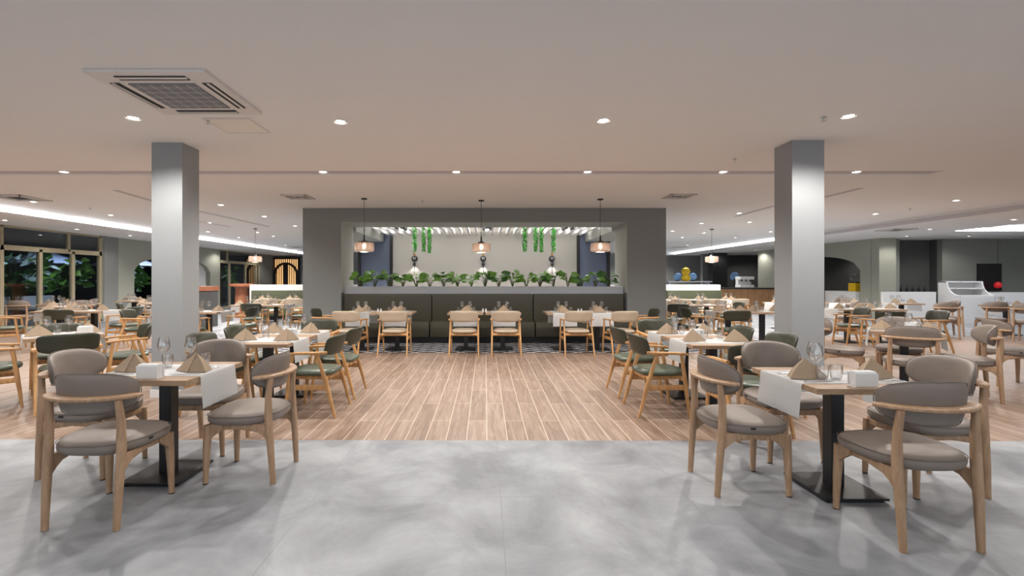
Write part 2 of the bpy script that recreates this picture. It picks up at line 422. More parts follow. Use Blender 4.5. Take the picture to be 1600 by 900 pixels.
struct('trim_3', MB().box2(2.90, 2.98, 14.9, 15.0, 0, 2.80), M['black'])
struct('trim_4', MB().box2(-4.0, -3.93, 14.88, 15.2, 0, 2.62), M['black'])
struct('trim_5', MB().box2(3.85, 3.93, 14.88, 15.2, 0, 2.62), M['black'])
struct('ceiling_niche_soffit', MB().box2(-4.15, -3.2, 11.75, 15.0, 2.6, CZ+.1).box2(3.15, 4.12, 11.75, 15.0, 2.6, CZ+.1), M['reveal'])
struct('ceiling_niche', MB().box2(-3.2, 3.15, 11.75, 15.2, CZ+.02, CZ+.1), M['ceil'])
for i in range(27):
    x = -3.05+i*6.05/26
    tag(MB().box2(x-.025, x+.025, 11.76, 15.0, 2.80, 2.93).build('ceiling_slat', M['ceil'], smooth=False), 'white ceiling slats over the seating niche', kind='structure')
for k, x in enumerate((-2.1, 0.0, 2.1)):
    tag(MB().box2(x-.98, x+.98, 11.85, 11.97, 2.99, 3.04).box2(x-.98, x+.98, 12.9, 13.02, 2.99, 3.04).box2(x-.98, x+.98, 14.2, 14.32, 2.99, 3.04).build('slat_light', M['led2'], smooth=False), 'white light bar above the slats, '+('left', 'middle', 'right')[k]+' of three', 'light', 'light bars above the slats')
# columns
for i, (x0, x1, y0, y1) in enumerate(((-3.965, -3.60, 5.63, 5.96), (3.585, 3.96, 5.53, 5.87))):
    struct('column_%s' % ('left', 'right')[i], MB().box2(x0, x1, y0, y1, 0, CZ), M['column'])
    struct('baseboard_%s' % ('left', 'right')[i], MB().box2(x0-.012, x1+.012, y0-.012, y1+.012, 0, .09), M['white'])
struct('column_far_right', MB().box2(14.02, 14.62, 16.85, 17.2, 0, SZ), M['wallg'])
struct('column_black', MB().box2(15.15, 15.5, 13.0, 13.3, 0, SZ+.2), M['black'])
struct('column_dark_far', MB().box2(12.5, 13.3, 26.0, 26.5, 0, SZ+.05), M['black'])

mb = MB(); n = 60
mb.rings([[Vector((WX-.22+.035*math.sin(i*1.1)+dx, 20.9+1.5*i/n, z)) for i in range(n+1)] for dx, z in ((0, .02), (0, 2.3))], close=False, cap=False)
tag(mb.build('curtain', M['linen']), 'white pleated curtain drawn across the far half of the arched opening', 'curtain')
# ------------------------------------------------------------------ windows on the left wall
def window(name, y0, y1, zrail, cols_low, cols_up, z1=SZ):
    f = MB(); g = MB()
    X0, X1 = WX-.13, WX-.03
    def v(y, za, zb, w=.07): f.box2(X0, X1, y-w/2, y+w/2, za, zb)
    v(y0+.04, 0, z1, .1); v(y1-.04, 0, z1, .1)
    f.box2(X0, X1, y0, y1, zrail-.07, zrail+.07); f.box2(X0, X1, y0, y1, z1-.05, z1); f.box2(X0, X1, y0, y1, 0, .06)
    for y in cols_low: v(y, 0, zrail, .1)
    for y in cols_up: v(y, zrail, z1)
    root = tag(f.build(name, M['frame'], smooth=False), kind='structure')
    g.box2(WX-.09, WX-.082, y0+.05, y1-.05, .05, z1-.04)
    g.build('pane', M['pane'], root, smooth=False)
    return root
window('window_1', 12.0, 16.1, 2.28, (12.78, 13.9, 15.0), (12.78, 14.85))
window('window_2', 23.2, 27.4, 2.3, (24.2, 25.8, 27.0), (24.0, 26.4))
# ------------------------------------------------------------------ outside the windows
struct('ground_terrace', MB().box2(-22, -13.2, 8, 30, -.1, 0), M['outside'])
struct('wall_terrace_blocker', MB().box2(-22.2, -22, 8, 30, 0, 4.2).box2(-22, -13.2, 29.6, 29.8, 0, 4.2).box2(-22, -13.36, 7.8, 8, 0, 4.2), M['dkwall'])  # dark walls added to keep the bright world out of the windows
struct('ceiling_terrace_blocker', MB().box2(-22, -13.36, 8, 30, 3.2, 3.3), M['dkwall'])  # dark lid added over the terrace against the world light

def leaf_patch(mb, base, tip, width, normal, curl=.15, n=5):
    # broad leaf from base to tip
    base, tip, normal = Vector(base), Vector(tip), Vector(normal).normalized()
    ax = tip-base; L = ax.length; side = ax.cross(normal).normalized(); up = side.cross(ax).normalized()
    L_, C_, R_ = [], [], []
    for i in range(n+1):
        t = i/n; w_ = width*math.sin(PI*(t**.75))*.5+.001
        c = base+ax*t+up*(curl*L*math.sin(PI*t)*.6-curl*L*t*t)
        C_.append(mb.bm.verts.new(c-up*w_*.18)); L_.append(mb.bm.verts.new(c-side*w_)); R_.append(mb.bm.verts.new(c+side*w_))
    for i in range(n):
        mb.bm.faces.new((L_[i], C_[i], C_[i+1], L_[i+1])); mb.bm.faces.new((C_[i], R_[i], R_[i+1], C_[i+1]))
def plant(seed, h, spread, nl, lw, mat, label, cat, loc, group=None, name='leafy_plant', stems=1, pot=None):
    rnd = random.Random(seed)
    root = thing(name, label, cat, loc, 0, group)
    lf, st = MB(), MB()
    for k in range(nl):
        a = rnd.uniform(0, 2*PI); hh = h*rnd.uniform(.45, .95); rr = spread*rnd.uniform(.15, .6)
        p0 = Vector((0, 0, h*.12)); p1 = Vector((rr*math.cos(a), rr*math.sin(a)*.7, hh))
        st.tube([(0, 0, 0), p0+(p1-p0)*.5+Vector((0, 0, h*.08)), p1], [.006, .004, .003], 5)
        L = lw*rnd.uniform(.8, 1.25); d = Vector((math.cos(a), math.sin(a)*.7, rnd.uniform(-.35, .45))).normalized()
        nm = Vector((rnd.uniform(-.5, .5), -rnd.uniform(.5, 1.2), rnd.uniform(.4, 1)))
        leaf_patch(lf, p1, p1+d*L, L*rnd.uniform(.6, .85), nm, rnd.uniform(.05, .3))
    for v_ in lf.bm.verts: v_.co.z = max(v_.co.z, .055)
    st.build('stem', M['stem'], root); lf.build('leaves', mat, root)
    if pot: MB().lathe([(.0, 0), (pot*.7, 0), (pot, pot*1.5), (pot*.93, pot*1.5), (pot*.9, pot*1.4), (0, pot*1.4)], 20).build('pot', M['black'], root)
    return root
OP = ((-14.9, 12.7, 2.0, 'bushy potted plant outside the sliding doors, seen in the first pane'),
      (-14.9, 15.0, 2.3, 'tall potted palm outside, behind the middle sliding pane'),
      (-15.2, 17.2, 2.3, 'potted plant outside, behind the last sliding pane'),
      (-14.6, 19.3, 2.2, 'dark leafy shrub outside, filling the arched opening'),
      (-14.8, 26.5, 2.2, 'potted shrub outside the farther window'))
for i, (x, y, h, lb) in enumerate(OP):
    plant(40+i, h, 1.15, 70, .34, M['leafd'] if i % 2 else M['leaf'], lb, 'plant', (x, y, 0), 'terrace plants', 'potted_plant', pot=.26)
def parasol(x, y, label):
    r = thing('parasol', label, 'parasol', (x, y, 0), 0, 'terrace parasols')
    MB().tube([(0, 0, 0), (0, 0, 2.5)], .025, 8).build('pole', M['metal'], r)
    mb = MB(); n = 8; pts = [Vector((1.5*math.cos(2*PI*i/n), 1.5*math.sin(2*PI*i/n), 2.05)) for i in range(n)]
    for i in range(n): mb.quad([pts[i], pts[(i+1) % n], (0, 0, 2.62)])
    mb.build('canopy', M['parasol'], r, smooth=False)
    MB().lathe([(0, 0), (.3, 0), (.3, .08), (.05, .12), (0, .12)], 16).build('base', M['black'], r)
parasol(-17.6, 14.2, 'pale folded-edge parasol on the terrace beyond the first sliding pane')
parasol(-17.9, 19.2, 'pale parasol on the terrace beyond the last sliding pane')
parasol(-17.0, 22.5, 'pale parasol on the terrace seen through the arched opening')
def bench(x, y, label):
    r = thing('terrace_sofa', label, 'sofa', (x, y, 0), PI/2, 'terrace sofas')
    MB().box2(-.9, .9, -.4, .4, .12, .34, .02).build('frame', M['dkwall'], r)
    MB().box2(-.88, .88, -.36, .38, .34, .46, .04).build('seat_cushion', M['white'], r)
    MB().box2(-.88, .88, .26, .42, .46, .8, .04).build('back_cushion', M['white'], r)
    for sx in (-1, 1):
        for sy in (-1, 1): MB().box((sx*.8, sy*.33, .06), (.06, .06, .12)).build('leg', M['dkwall'], r)
for i, (x, y) in enumerate(((-16, 11), (-16, 14.6), (-16, 18.5), (-15.2, 21.9), (-16.5, 26.5))):  # bluish lamps added to brighten the dark terrace
    DL.put((x, y, 3.199), 0, 'small round added lamp lighting the terrace, %s from the near end' % ORD[i], 'added terrace lamps')
    lit('terrace_fill_beam', 'SPOT', (x, y, 3.16), 150, (.62, .74, 1), spot_size=R(150), spot_blend=.6, shadow_soft_size=.08)
bench(-16.3, 13.6, 'low terrace sofa with white cushions beyond the first sliding pane')
bench(-16.3, 17.3, 'low terrace sofa with white cushions beyond the last sliding pane')

# ------------------------------------------------------------------ arched black door at the end wall
dr = tag(MB().prism([(-13.05, 0), (-13.05, 2.75), (-11.4, 2.75), (-11.4, 0), (-11.48, 0), (-11.48, 2.66), (-12.97, 2.66), (-12.97, 0)], 29.02, 29.2, 'y').build('door_1', M['black'], smooth=False), kind='structure')
mb = MB(); pts = []
cx, r0, r1, zs = -12.22, .62, .74, 1.72
for i in range(17): pts.append((cx-r1*math.cos(PI*i/16), zs+r1*math.sin(PI*i/16)))
pts += [(cx+r1, 0), (cx+r0, 0)]
for i in range(17): pts.append((cx+r0*math.cos(PI*i/16), zs+r0*math.sin(PI*i/16)))
pts += [(cx-r0, 0), (cx-r1, 0)]
mb.prism(pts, 28.98, 29.12, 'y').box2(cx-.12, cx+.12, 28.99, 29.12, 0, 2.34)
mb.build('arch', M['black'], dr, smooth=False)
mb = MB()
for i in range(12):
    x = -12.93+i*.13
    mb.box2(x-.02, x+.02, 29.1, 29.15, 0, 2.66)
mb.build('slat_panel', M['cwood'], dr, smooth=False)
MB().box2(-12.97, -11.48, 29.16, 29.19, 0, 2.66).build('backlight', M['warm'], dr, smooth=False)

# ------------------------------------------------------------------ far right: black window with a red lantern
struct('window_3', MB().box2(17.85, 18.7, 17.14, 17.2, 1.0, 1.98), M['black'])
o = thing('red_lantern', 'round red lantern glowing in front of the black wall opening', 'lantern', (18.35, 16.95, 1.2))
MB().lathe([(.0, -.11), (.07, -.09), (.105, -.03), (.105, .03), (.07, .10), (0, .13)], 16).build('lamp_shade', M['red'], o)
MB().tube([(0, 0, .13), (0, 0, 1.68)], .006, 6).build('cord', M['black'], o)

# ------------------------------------------------------------------ planter and banquette in the niche
pl = thing('planter_wall', 'long pale grey planter ledge behind the central green banquette', 'planter', (-.03, 11.15, 0))
MB().box2(-3.235, 3.24, -.16, .22, 0, 1.17).box2(-3.235, 3.24, -.16, -.12, 1.17, 1.24).box2(-3.235, 3.24, .18, .22, 1.17, 1.24).box2(-3.235, -3.19, -.12, .18, 1.17, 1.24).box2(3.19, 3.24, -.12, .18, 1.17, 1.24).build('body', M['ledge'], pl, smooth=False)
MB().box2(-3.18, 3.18, -.118, .178, 1.17, 1.20).build('soil', M['soil'], pl, smooth=False)
bq = thing('banquette', 'long dark olive banquette bench filling the central niche', 'bench', (-.03, 10.7, 0))
for x0, x1 in ((-3.2, -1.2), (-1.18, 1.12), (1.14, 3.2)):
    MB().box2(x0, x1, .14, .285, .44, 1.075, .03).build('back_cushion', M['bench'], bq)
for x0, x1 in ((-3.2, -1.2), (-1.18, 1.12), (1.14, 3.2)):
    MB().box2(x0, x1, -.32, .15, .14, .47, .03).build('seat_cushion', M['bench'], bq)
MB().box2(-3.15, 3.15, -.24, .28, 0, .15).build('plinth', M['black'], bq, smooth=False)
def seat_wall(x0, x1, y, label, mat, label2):
    t = thing('low_wall', label, 'partition', ((x0+x1)/2, y, 0), 0, 'low partition walls'); w_ = (x1-x0)/2
    MB().box2(-w_, w_, 0, .3, 0, 1.22).build('body', M['white'], t, smooth=False)
    b = thing('bench_seat', label2, 'bench', ((x0+x1)/2, y-.35, 0), 0, 'far green benches')
    n = 2
    for i in range(n):
        a = -w_+.12+i*(2*w_-.12)/n
        MB().box2(a, a+(2*w_-.12)/n-.02, .2, .345, .44, 1.02, .03).build('back_cushion', mat, b)
        MB().box2(a, a+(2*w_-.12)/n-.02, -.28, .2, .14, .47, .03).build('seat_cushion', mat, b)
    MB().box2(-w_+.2, w_-.1, -.2, .33, 0, .14).build('plinth', M['black'], b, smooth=False)
seat_wall(-8.45, -4.4, 17.0, 'white low wall behind the green bench on the window side', M['bench2'], 'green padded bench against the white low wall on the window side')
seat_wall(4.4, 8.45, 17.0, 'white low wall behind the green bench on the buffet side', M['bench2'], 'green padded bench against the white low wall on the buffet side')

NP = 19
for i in range(NP):
    x = -2.92+i*5.84/(NP-1)
    big = i % 3 == 1
    lb = 'leafy green plant on the planter ledge, '+(ORD[i]+' from the left' if i < 10 else (ORD[NP-1-i]+' from the right' if i < NP-1 else 'last at the right end'))
    plant(100+i, .33+.08*random.random(), .27, 15, .18 if big else .15, M['leafd'] if i % 4 == 2 else M['leaf'], lb, 'plant', (x, 11.18+.04*random.uniform(-1, 1), 1.20), 'plants on the planter ledge')
# hanging foliage
HG = ((648, .96, 'left'), (662, .94, 'left'), (671, .99, 'left'), (820, .94, 'right'), (837, .93, 'right'), (846, .96, 'right'), (865, .95, 'right'))
for i, (hx, ln, sd) in enumerate(HG):
    D = 13.0; X = (hx-VPX)*D/FPX
    rnd = random.Random(900+i); L = .70*ln
    which = {0: 'leftmost strand of the left three', 1: 'middle strand of the left three', 2: 'rightmost strand of the left three', 3: 'leftmost strand of the right four', 4: 'second strand of the right four', 5: 'third strand of the right four', 6: 'rightmost strand of the right four'}[i]
    t = thing('hanging_plant', 'bright green foliage hanging from the slats, '+which, 'plant', (X, D, 2.86), 0, 'hanging foliage under the slats')
    MB().tube([(0, 0, .06), (0, 0, -L*.9)], .006, 5).build('stem', M['stem'], t)
    lf = MB(); ww = .062 if i in (0, 3, 6, 4) else .05
    for k in range(230):
        z = -L*rnd.random()**.9; a = rnd.uniform(0, 2*PI); r_ = ww*rnd.uniform(.3, 1)*(1 if z > -L*.8 else .75)
        p = Vector((r_*math.cos(a), r_*math.sin(a), z)); d = Vector((math.cos(a)*.5, math.sin(a)*.5, -1)).normalized()
        leaf_patch(lf, p, p+d*.06, .032, (math.cos(a), math.sin(a), .4), .1, 3)
    lf.build('foliage', M['vine'], t)
# wall lamps on the niche back wall
for i, hx in enumerate((648, 755, 862)):
    X = (hx-VPX)*15/FPX
    t = thing('wall_lamp', 'black round wall lamp with a rod, %s of three on the niche wall' % ('leftmost', 'middle', 'rightmost')[i], 'lamp', (X, 14.93, 2.06), 0, 'wall lamps in the niche')
    MB().tube([(0, 0, 0), (0, .065, 0)], .095, 20).build('backplate', M['black'], t)
    MB().tube([(0, -.03, .02), (0, -.01, .02)], .05, 16).build('ring', M['metal'], t)
    MB().tube([(0, -.03, .14), (0, -.03, -.50)], .011, 6).build('rod', M['black'], t)
    MB().tube([(0, -.03, .09), (0, -.03, .2)], [.03, .02], 8).build('cap', M['brass'], t)
    MB().lathe([(.022, -.11), (.045, -.15), (.05, -.22), (.046, -.22), (.02, -.12)], 14, (0, -.03, 0)).build('lamp_shade', M['black'], t)
    l = lit('wall_lamp_beam', 'SPOT', (X, 14.93, 1.84), 6, spot_size=R(105), spot_blend=.12, shadow_soft_size=.02)

# ------------------------------------------------------------------ ceiling fixtures
rows = {
 'in the front row of the ceiling': [(208, 184), (532, 190), (943, 188), (1326, 181)],
 'in the long ceiling groove': [(100, 270), (505, 271), (713, 276), (918, 272), (1130, 268), (1338, 267)],
 'on the window side ceiling': [(52, 315), (173, 336), (325, 362), (345, 320), (327, 348), (373, 371), (402, 363), (413, 338), (427, 369), (446, 383), (461, 353)],
 'on the buffet side ceiling': [(1051, 361), (1066, 371), (1074, 383), (1096, 349), (1100, 364), (1149, 371), (1155, 333), (1171, 347), (1204, 362)],
 'right of the right column': [(1368, 334), (1494, 313)],
 'in the lowered ceiling over the windows': [(8, 344), (63, 367), (120, 358), (203, 368), (355, 389)],
 'in the lowered ceiling at the far right': [(1181, 391), (1417, 369), (1453, 358), (1513, 369), (1584, 343)]}
spots = []
for rn, pts in rows.items():
    z = SZ if 'lowered' in rn else (CZ+.02 if 'groove' in rn else CZ)
    for i, (x, y) in enumerate(pts):
        X, Y = px(x, y, z)
        if 'groove' in rn: Y = 7.235; X = (x-VPX)*Y/FPX
        which = 'nearest the left' if i == 0 else ('nearest the right' if i == len(pts)-1 else ORD[i]+' from the left')
        DL.put((X, Y, z-.001), 0, 'small round lit downlight %s, %s' % (rn, which), 'recessed downlights')
        spots.append((X, Y, z))
for i, (X, Y, z) in enumerate(((16.3, 19.6, SZ), (16.3, 22.0, SZ), (12.6, 25.6, SZ), (15.6, 27.0, SZ), (-6.5, 25, CZ), (-11.9, 26.5, SZ), (6.5, 26, CZ), (9.5, 27.5, CZ))):  # extra lamps added to lift the far rooms out of black
    DL.put((X, Y, z-.001), 0, 'added small round downlight brightening the far rooms, '+ORD[i]+' of those', 'recessed downlights')
    spots.append((X, Y, z if z > SZ else CZ-.11))
for X in (-4.45, -8.45): DL.put((X, 7.235, CZ+.019), 0, 'small round downlight in the long groove '+('hidden by the left column' if X > -5 else 'past the left edge'), 'recessed downlights'); spots.append((X, 7.235, CZ+.02))
# the same grid goes on over and behind the viewer, and beside the niche
for x, y in ((-5.6, 4.8), (5.8, 4.7), (-8.2, 4.8), (-3.4, 2.4), (-1.3, 2.5), (1.3, 2.5), (3.5, 2.4), (6, 2.4), (-6, 2.4), (-3.4, 0), (-1.2, 0), (1.2, 0), (3.5, 0), (-2, -2.5), (2, -2.5)):
    spots.append((x, y, CZ))
    DL.put((x, y, CZ-.001), 0, 'small round downlight outside the picture over the viewer', 'recessed downlights overhead')
for X, Y, z in spots:
    k = .38 if Y < 3 else 1.35 if Y < 9 else 2.3
    if z < CZ-.1: k = .45
    if Y > 17 and X > 14.2: k = 2.6
    elif Y > 24: k = 3
    l = lit('downlight_beam', 'SPOT', (X, Y, z-.03), SPOT_W*k, spot_size=R(150), spot_blend=.55, shadow_soft_size=.045)
# spots over the banquette tables and the niche
def twin(x, y, label):
    t = thing('twin_spot', label, 'light', (x, y, 2.86), 0, 'black twin spots between the slats')
    MB().box2(-.13, .13, -.24, .24, -.07, .06).build('housing', M['black'], t, smooth=False)
    for sy in (-1, 1): MB().lathe([(0, -.075), (.05, -.075), (.05, -.07)], 14, (0, sy*.1, 0)).build('lens', M['lens'], t)
    lit('twin_spot_beam', 'SPOT', (x, y, 2.74), 85, spot_size=R(130), spot_blend=.5, shadow_soft_size=.05)
for i, hx in enumerate((627, 761, 887)):
    twin((hx-VPX)*13.2/FPX, 13.2, 'black twin spotlight between the white slats, '+('left', 'middle', 'right')[i]+' of three')

def make_pendant():
    t = thing('pendant_lamp', '', 'lamp')
    MB().lathe([(0, 0), (.06, 0), (.06, -.02), (.01, -.03), (0, -.03)], 16, cap=False).build('canopy', M['black'], t)
    MB().tube([(0, 0, -.02), (0, 0, -.90)], .005, 6).build('cord', M['black'], t)
    MB().lathe([(0, -.72), (.012, -.74), (.018, -.84), (.07, -.865), (.075, -.89), (0, -.89)], 16).build('cap', M['black'], t)
    MB().lathe([(.08, -.88), (.185, -.89), (.195, -.91), (.195, -1.04), (.17, -1.065), (.06, -1.07)], 28).build('lamp_shade', M['shade'], t)
    MB().lathe([(.02, -.88), (.14, -.90), (.145, -.91), (.145, -1.02), (.12, -1.03)], 24).build('inner_shade', M['shade'], t)
    MB().lathe([(0, -.90), (.03, -.92), (.04, -.965), (.02, -1.0), (0, -1.01)], 12).build('bulb', M['bulb'], t)
    MB().lathe([(.0, -1.075), (.09, -1.075), (.09, -1.065), (0, -1.065)], 20).build('diffuser', M['diff'], t)
    return t
PD = Stock(make_pendant())
for (x, y, wh) in ((569, 310, 'left lamp of the three over the banquette tables'), (752, 313, 'middle lamp of the three over the banquette tables'), (938, 311, 'right lamp of the three over the banquette tables'), (399, 357, 'alone over the green bench on the window side'), (1112, 358, 'alone over the green bench on the buffet side')):
    X, Y = px(x, y, CZ)
    PD.put((X, Y, CZ), 0, 'smoked glass drum pendant, '+wh, 'pendant lamps')
    lit('pendant_glow', 'POINT', (X, Y, CZ-1.12), 6, (1, .88, .74), shadow_soft_size=.06)
# air conditioner cassette
ac = thing('air_conditioner', 'white square ceiling air conditioner with a grey filter grille', 'air conditioner', (-2.64, 4.13, CZ))
MB().box((0, 0, -.015), (.95, .95, .03), bev=.012).build('panel', M['acwhite'], ac)
mb = MB(); mb.box((0, 0, -.034), (.54, .54, .01)); mb.build('grille', M['grille'], ac, smooth=False)
mb = MB()
for i in range(5):
    for sx in (0, 1):
        c = (-.2+.1*i, 0, -.0395); d = (.003, .53, .002)
        mb.box((c[1], c[0], c[2]) if sx else c, (d[1], d[0], d[2]) if sx else d)
mb.build('grille_rib', M['acwhite'], ac, smooth=False)
for k in range(4):
    a = k*PI/2; c = Vector((0, .375, 0)); rm = Matrix.Rotation(a, 4, 'Z'); c = rm @ c
    f = MB(); f.box((c.x, c.y, -.032), (.56, .075, .006), rz=a).build('outlet', M['dark'], ac, smooth=False)
    c2 = rm @ Vector((0, .385, 0)); f = MB(); f.box((c2.x, c2.y, -.036), (.56, .022, .008), rot=rm @ Matrix.Rotation(.2, 4, 'X')).build('louver', M['acwhite'], ac, smooth=False)
hx, hy = px(372, 196, CZ)
hc = thing('ceiling_hatch', 'square framed glass ceiling hatch beside the air conditioner', 'hatch', (hx, hy, CZ))
MB().box2(-.22, .22, -.24, -.22, -.012, 0).box2(-.22, .22, .22, .24, -.012, 0).box2(-.24, -.22, -.24, .24, -.012, 0).box2(.22, .24, -.24, .24, -.012, 0).build('frame', M['acwhite'], hc, smooth=False)
MB().box2(-.22, .22, -.22, .22, -.008, 0).build('pane', M['diff'], hc, smooth=False)
def vent(x, y, label, s=.5, z=CZ):
    X, Y = px(x, y, z); t = thing('ceiling_vent', label, 'vent', (X, Y, z), 0, 'square ceiling diffusers')
    h = s/2
    MB().box2(-h, h, -h, h, -.006, 0).build('backing', M['dark'], t, smooth=False)
    mb = MB()
    for k in range(4):
        q = h-.055*k; w_ = .013 if k else .03
        mb.box2(-q, q, -q, -q+w_, -.016, -.006).box2(-q, q, q-w_, q, -.016, -.006).box2(-q, -q+w_, -q, q, -.016, -.006).box2(q-w_, q, -q, q, -.016, -.006)
    mb.build('louver', M['acwhite'], t, smooth=False)
vent(466, 307.5, 'square louvred ceiling vent near the left end of the niche')
vent(1061, 306.5, 'square louvred ceiling vent near the right end of the niche')
vent(30, 309, 'square louvred ceiling vent at the left edge', .7)
vent(463, 386, 'small square ceiling vent beyond the niche on the window side', .6)
vent(1062, 386, 'small square ceiling vent beyond the niche on the buffet side', .6)
vent(1400, 359, 'square ceiling vent above the arched serving hatch', .7, SZ)
def slot(x0, y0, x1, y1, label):
    a, b = Vector(px(x0, y0, CZ)), Vector(px(x1, y1, CZ)); d = b-a; c = (a+b)/2
    o = MB().box((0, 0, -.004), (d.length, .09, .008)).build('linear_vent', M['groove'], smooth=False, loc=(c.x, c.y, CZ), rz=math.atan2(d.y, d.x))
    tag(o, label, 'vent', 'linear ceiling vents')
slot(180, 297, 246, 316, 'long narrow ceiling vent left of the left column')
slot(312, 330, 420, 354, 'long narrow ceiling vent right of the left column, nearer one')
slot(312, 346, 360, 354, 'long narrow ceiling vent right of the left column, farther one')
slot(1288, 308, 1345, 294, 'long narrow ceiling vent right of the right column')
slot(1150, 338, 1208, 322, 'long narrow ceiling vent left of the right column')
def make_sprinkler():
    t = thing('sprinkler', '', 'sprinkler')
    MB().lathe([(0, 0), (.03, 0), (.03, -.006), (.01, -.01), (.008, -.03), (0, -.03)], 12).build('body', M['metal'], t)
    MB().lathe([(0, -.045), (.022, -.043), (.022, -.04), (0, -.04)], 10).build('deflector', M['metal'], t)
    return t
SP = Stock(make_sprinkler())
for x, y, lb in ((325, 187, 'beside the air conditioner'), (1287, 183, 'beside the front right downlight'), (1148, 248, 'just left of the right column'), (660, 313, 'above the niche between two pendants'), (141, 325, 'on the window side ceiling'), (1203, 323, 'beyond the right column'), (1422, 326, 'right of the right column')):
    X, Y = px(x, y, CZ); SP.put((X, Y, CZ), 0, 'tiny metal sprinkler head on the ceiling '+lb, 'ceiling sprinklers')

# ------------------------------------------------------------------ chairs
def feet(leg, x, y, r_=.0175):
    MB().lathe([(0, 0), (r_, 0), (r_, .007), (0, .007)], 10, (x, y, .0)).build('foot_glide', M['black'], leg)
def make_cafe():
    t = thing('side_chair', '', 'chair')
    wd = M['beech']
    for sx in (-1, 1):
        l1 = MB().tube([(sx*.205, .225, 0), (sx*.200, .222, .2), (sx*.192, .215, .40)], [(.016, .017), (.022, .023), (.029, .028)], 12).build('leg', wd, t); feet(l1, sx*.205, .225)
        l2 = MB().tube([(sx*.200, -.235, 0), (sx*.204, -.222, .22), (sx*.206, -.205, .45), (sx*.203, -.203, .60), (sx*.196, -.215, .725)], [(.018, .018), (.022, .023), (.025, .026), (.021, .022), (.018, .02)], 12).build('leg', wd, t); feet(l2, sx*.200, -.235)
    f = MB()
    for sx in (-1, 1):
        f.sbar([(sx*.190, .215, .385), (sx*.196, 0, .392), (sx*.203, -.2, .372)], [.022, .018, .028], .011, (0, 0, 1))
        for sy, y in ((1, .2), (-1, -.2)):   # corner brackets
            f.prism([(y, .41), (y-sy*.10, .41), (y-sy*.095, .375), (y-sy*.03, .33), (y, .30)], sx*.19, sx*.212, 'x')
    f.sbar([(-.195, .215, .385), (.195, .215, .385)], .022, .011, (0, 0, 1))
    f.build('seat_frame', wd, t)
    def wp(u, v):
        return (u*(1.0+.05*v-.16*max(0, -v)**2), v)
    def fs(u, v, h): return Vector((u*.25, v*.245+.005, .444+h*.047+(.008*(1-u*u)*(1-v*v) if h > 0 else 0)))
    s = MB().pillow(fs, 3.4, 36, m=9, warp=wp); O = s.O; seat = s.build('seat', M['taupe'], t)
    MB().tube([fs(u*1.0, v*1.0, .5) for u, v in O]+[fs(O[0][0], O[0][1], .5)], .0028, 5).build('piping', M['pipe'], seat)
    MB().box((.2515, -.03, .452), (.004, .03, .012)).build('maker_tag', M['black'], seat, smooth=False)
    Rr = .27
    def fb(u, v, h):
        a = u*R(59); z = .745+v*.120; r_ = Rr+h*.026+.012*v
        return Vector((r_*math.sin(a), .035-r_*math.cos(a)*.93, z+.01*math.cos(a)))
    s = MB().pillow(fb, 2.5, 40, m=7, warp=lambda u, v: (u, v*(1 if v > 0 else 1.0))); O = s.O; bk = s.build('backrest', M['taupe'], t)
    MB().tube([fb(u, v, .55) for u, v in O]+[fb(O[0][0], O[0][1], .55)], .0028, 5).build('piping', M['pipe'], bk)
    pts = []
    for i in range(17):
        a = R(-57+114*i/16); r_ = .318
        pts.append((r_*math.sin(a), .035-r_*math.cos(a)*.93, .735))
    ra = [.010]+[.014]*15+[.010]
    MB().sbar(pts, ra, [.018]+[.034]*15+[.018], (0, 0, 1), e=.7).build('back_rail', wd, t)
    return t
def make_arm(fab, seatm, seatlabel=None):
    t = thing('armchair', '', 'chair')
    wd = M['oak']
    for sx in (-1, 1):
        MB().sbar([(sx*.262, .245, 0), (sx*.262, .205, .33), (sx*.262, .165, .635)], [.012, .022, .016], [.012, .015, .012], (0, 1, 0)).build('leg', wd, t)
        MB().sbar([(sx*.270, -.27, 0), (sx*.262, -.18, .33), (sx*.258, -.085, .635)], [.012, .022, .016], [.012, .015, .012], (0, 1, 0)).build('leg', wd, t)
        MB().sbar([(sx*.262, .20, .305), (sx*.262, -.18, .305)], .028, .010, (0, 0, 1)).build('stretcher', wd, t)
        MB().sbar([(sx*.255, .235, .64), (sx*.268, .1, .652), (sx*.272, -.08, .655), (sx*.268, -.185, .66)], [.016, .024, .024, .018], [.012, .014, .014, .014], (1, 0, 0)).build('armrest', wd, t)
    f = MB()
    f.sbar([(-.262, .19, .385), (.262, .19, .385)], .022, .011, (0, 0, 1)); f.sbar([(-.262, -.165, .385), (.262, -.165, .385)], .022, .011, (0, 0, 1))
    for sx in (-1, 1): f.sbar([(sx*.18, .19, .392), (sx*.18, -.2, .392)], .018, .010, (0, 0, 1))
    f.build('seat_frame', wd, t)
    def fs(u, v, h): return Vector((u*.237*(1-.04*max(0, -v)), v*.245+.01, .438+h*.03+(.006*(1-u*u) if h > 0 else 0)))
    MB().pillow(fs, 3.2, 32, m=9).build('seat', seatm, t)
    def fb(u, v, h):
        a = u*R(37); r_ = .44+h*.020+.03*v*.3
        z = .722+v*.105*(1-.12*(abs(u)**3))-.0*u
        return Vector((r_*math.sin(a)*.98, .19-r_*math.cos(a)-.035*(v*.5), z))
    MB().pillow(fb, 5.5, 36, m=9).build('backrest', fab, t)
    return t
CAFE, GREEN, BEIGE = Stock(make_cafe()), Stock(make_arm(M['green'], M['seatg'])), Stock(make_arm(M['beige'], M['beige']))
FY, FL, FR, FB = 0, PI/2, -PI/2, PI     # facing away, left, right, towards the viewer
def C(st, x, y, rz, label, group): st.put((x, y, 0), rz, label, group)
g1 = 'taupe round-backed chairs at the front left table'; g2 = 'taupe round-backed chairs at the front right table'
C(CAFE, -2.26, 2.88, FY, 'taupe round-backed chair on the near side of the front left table', g1)
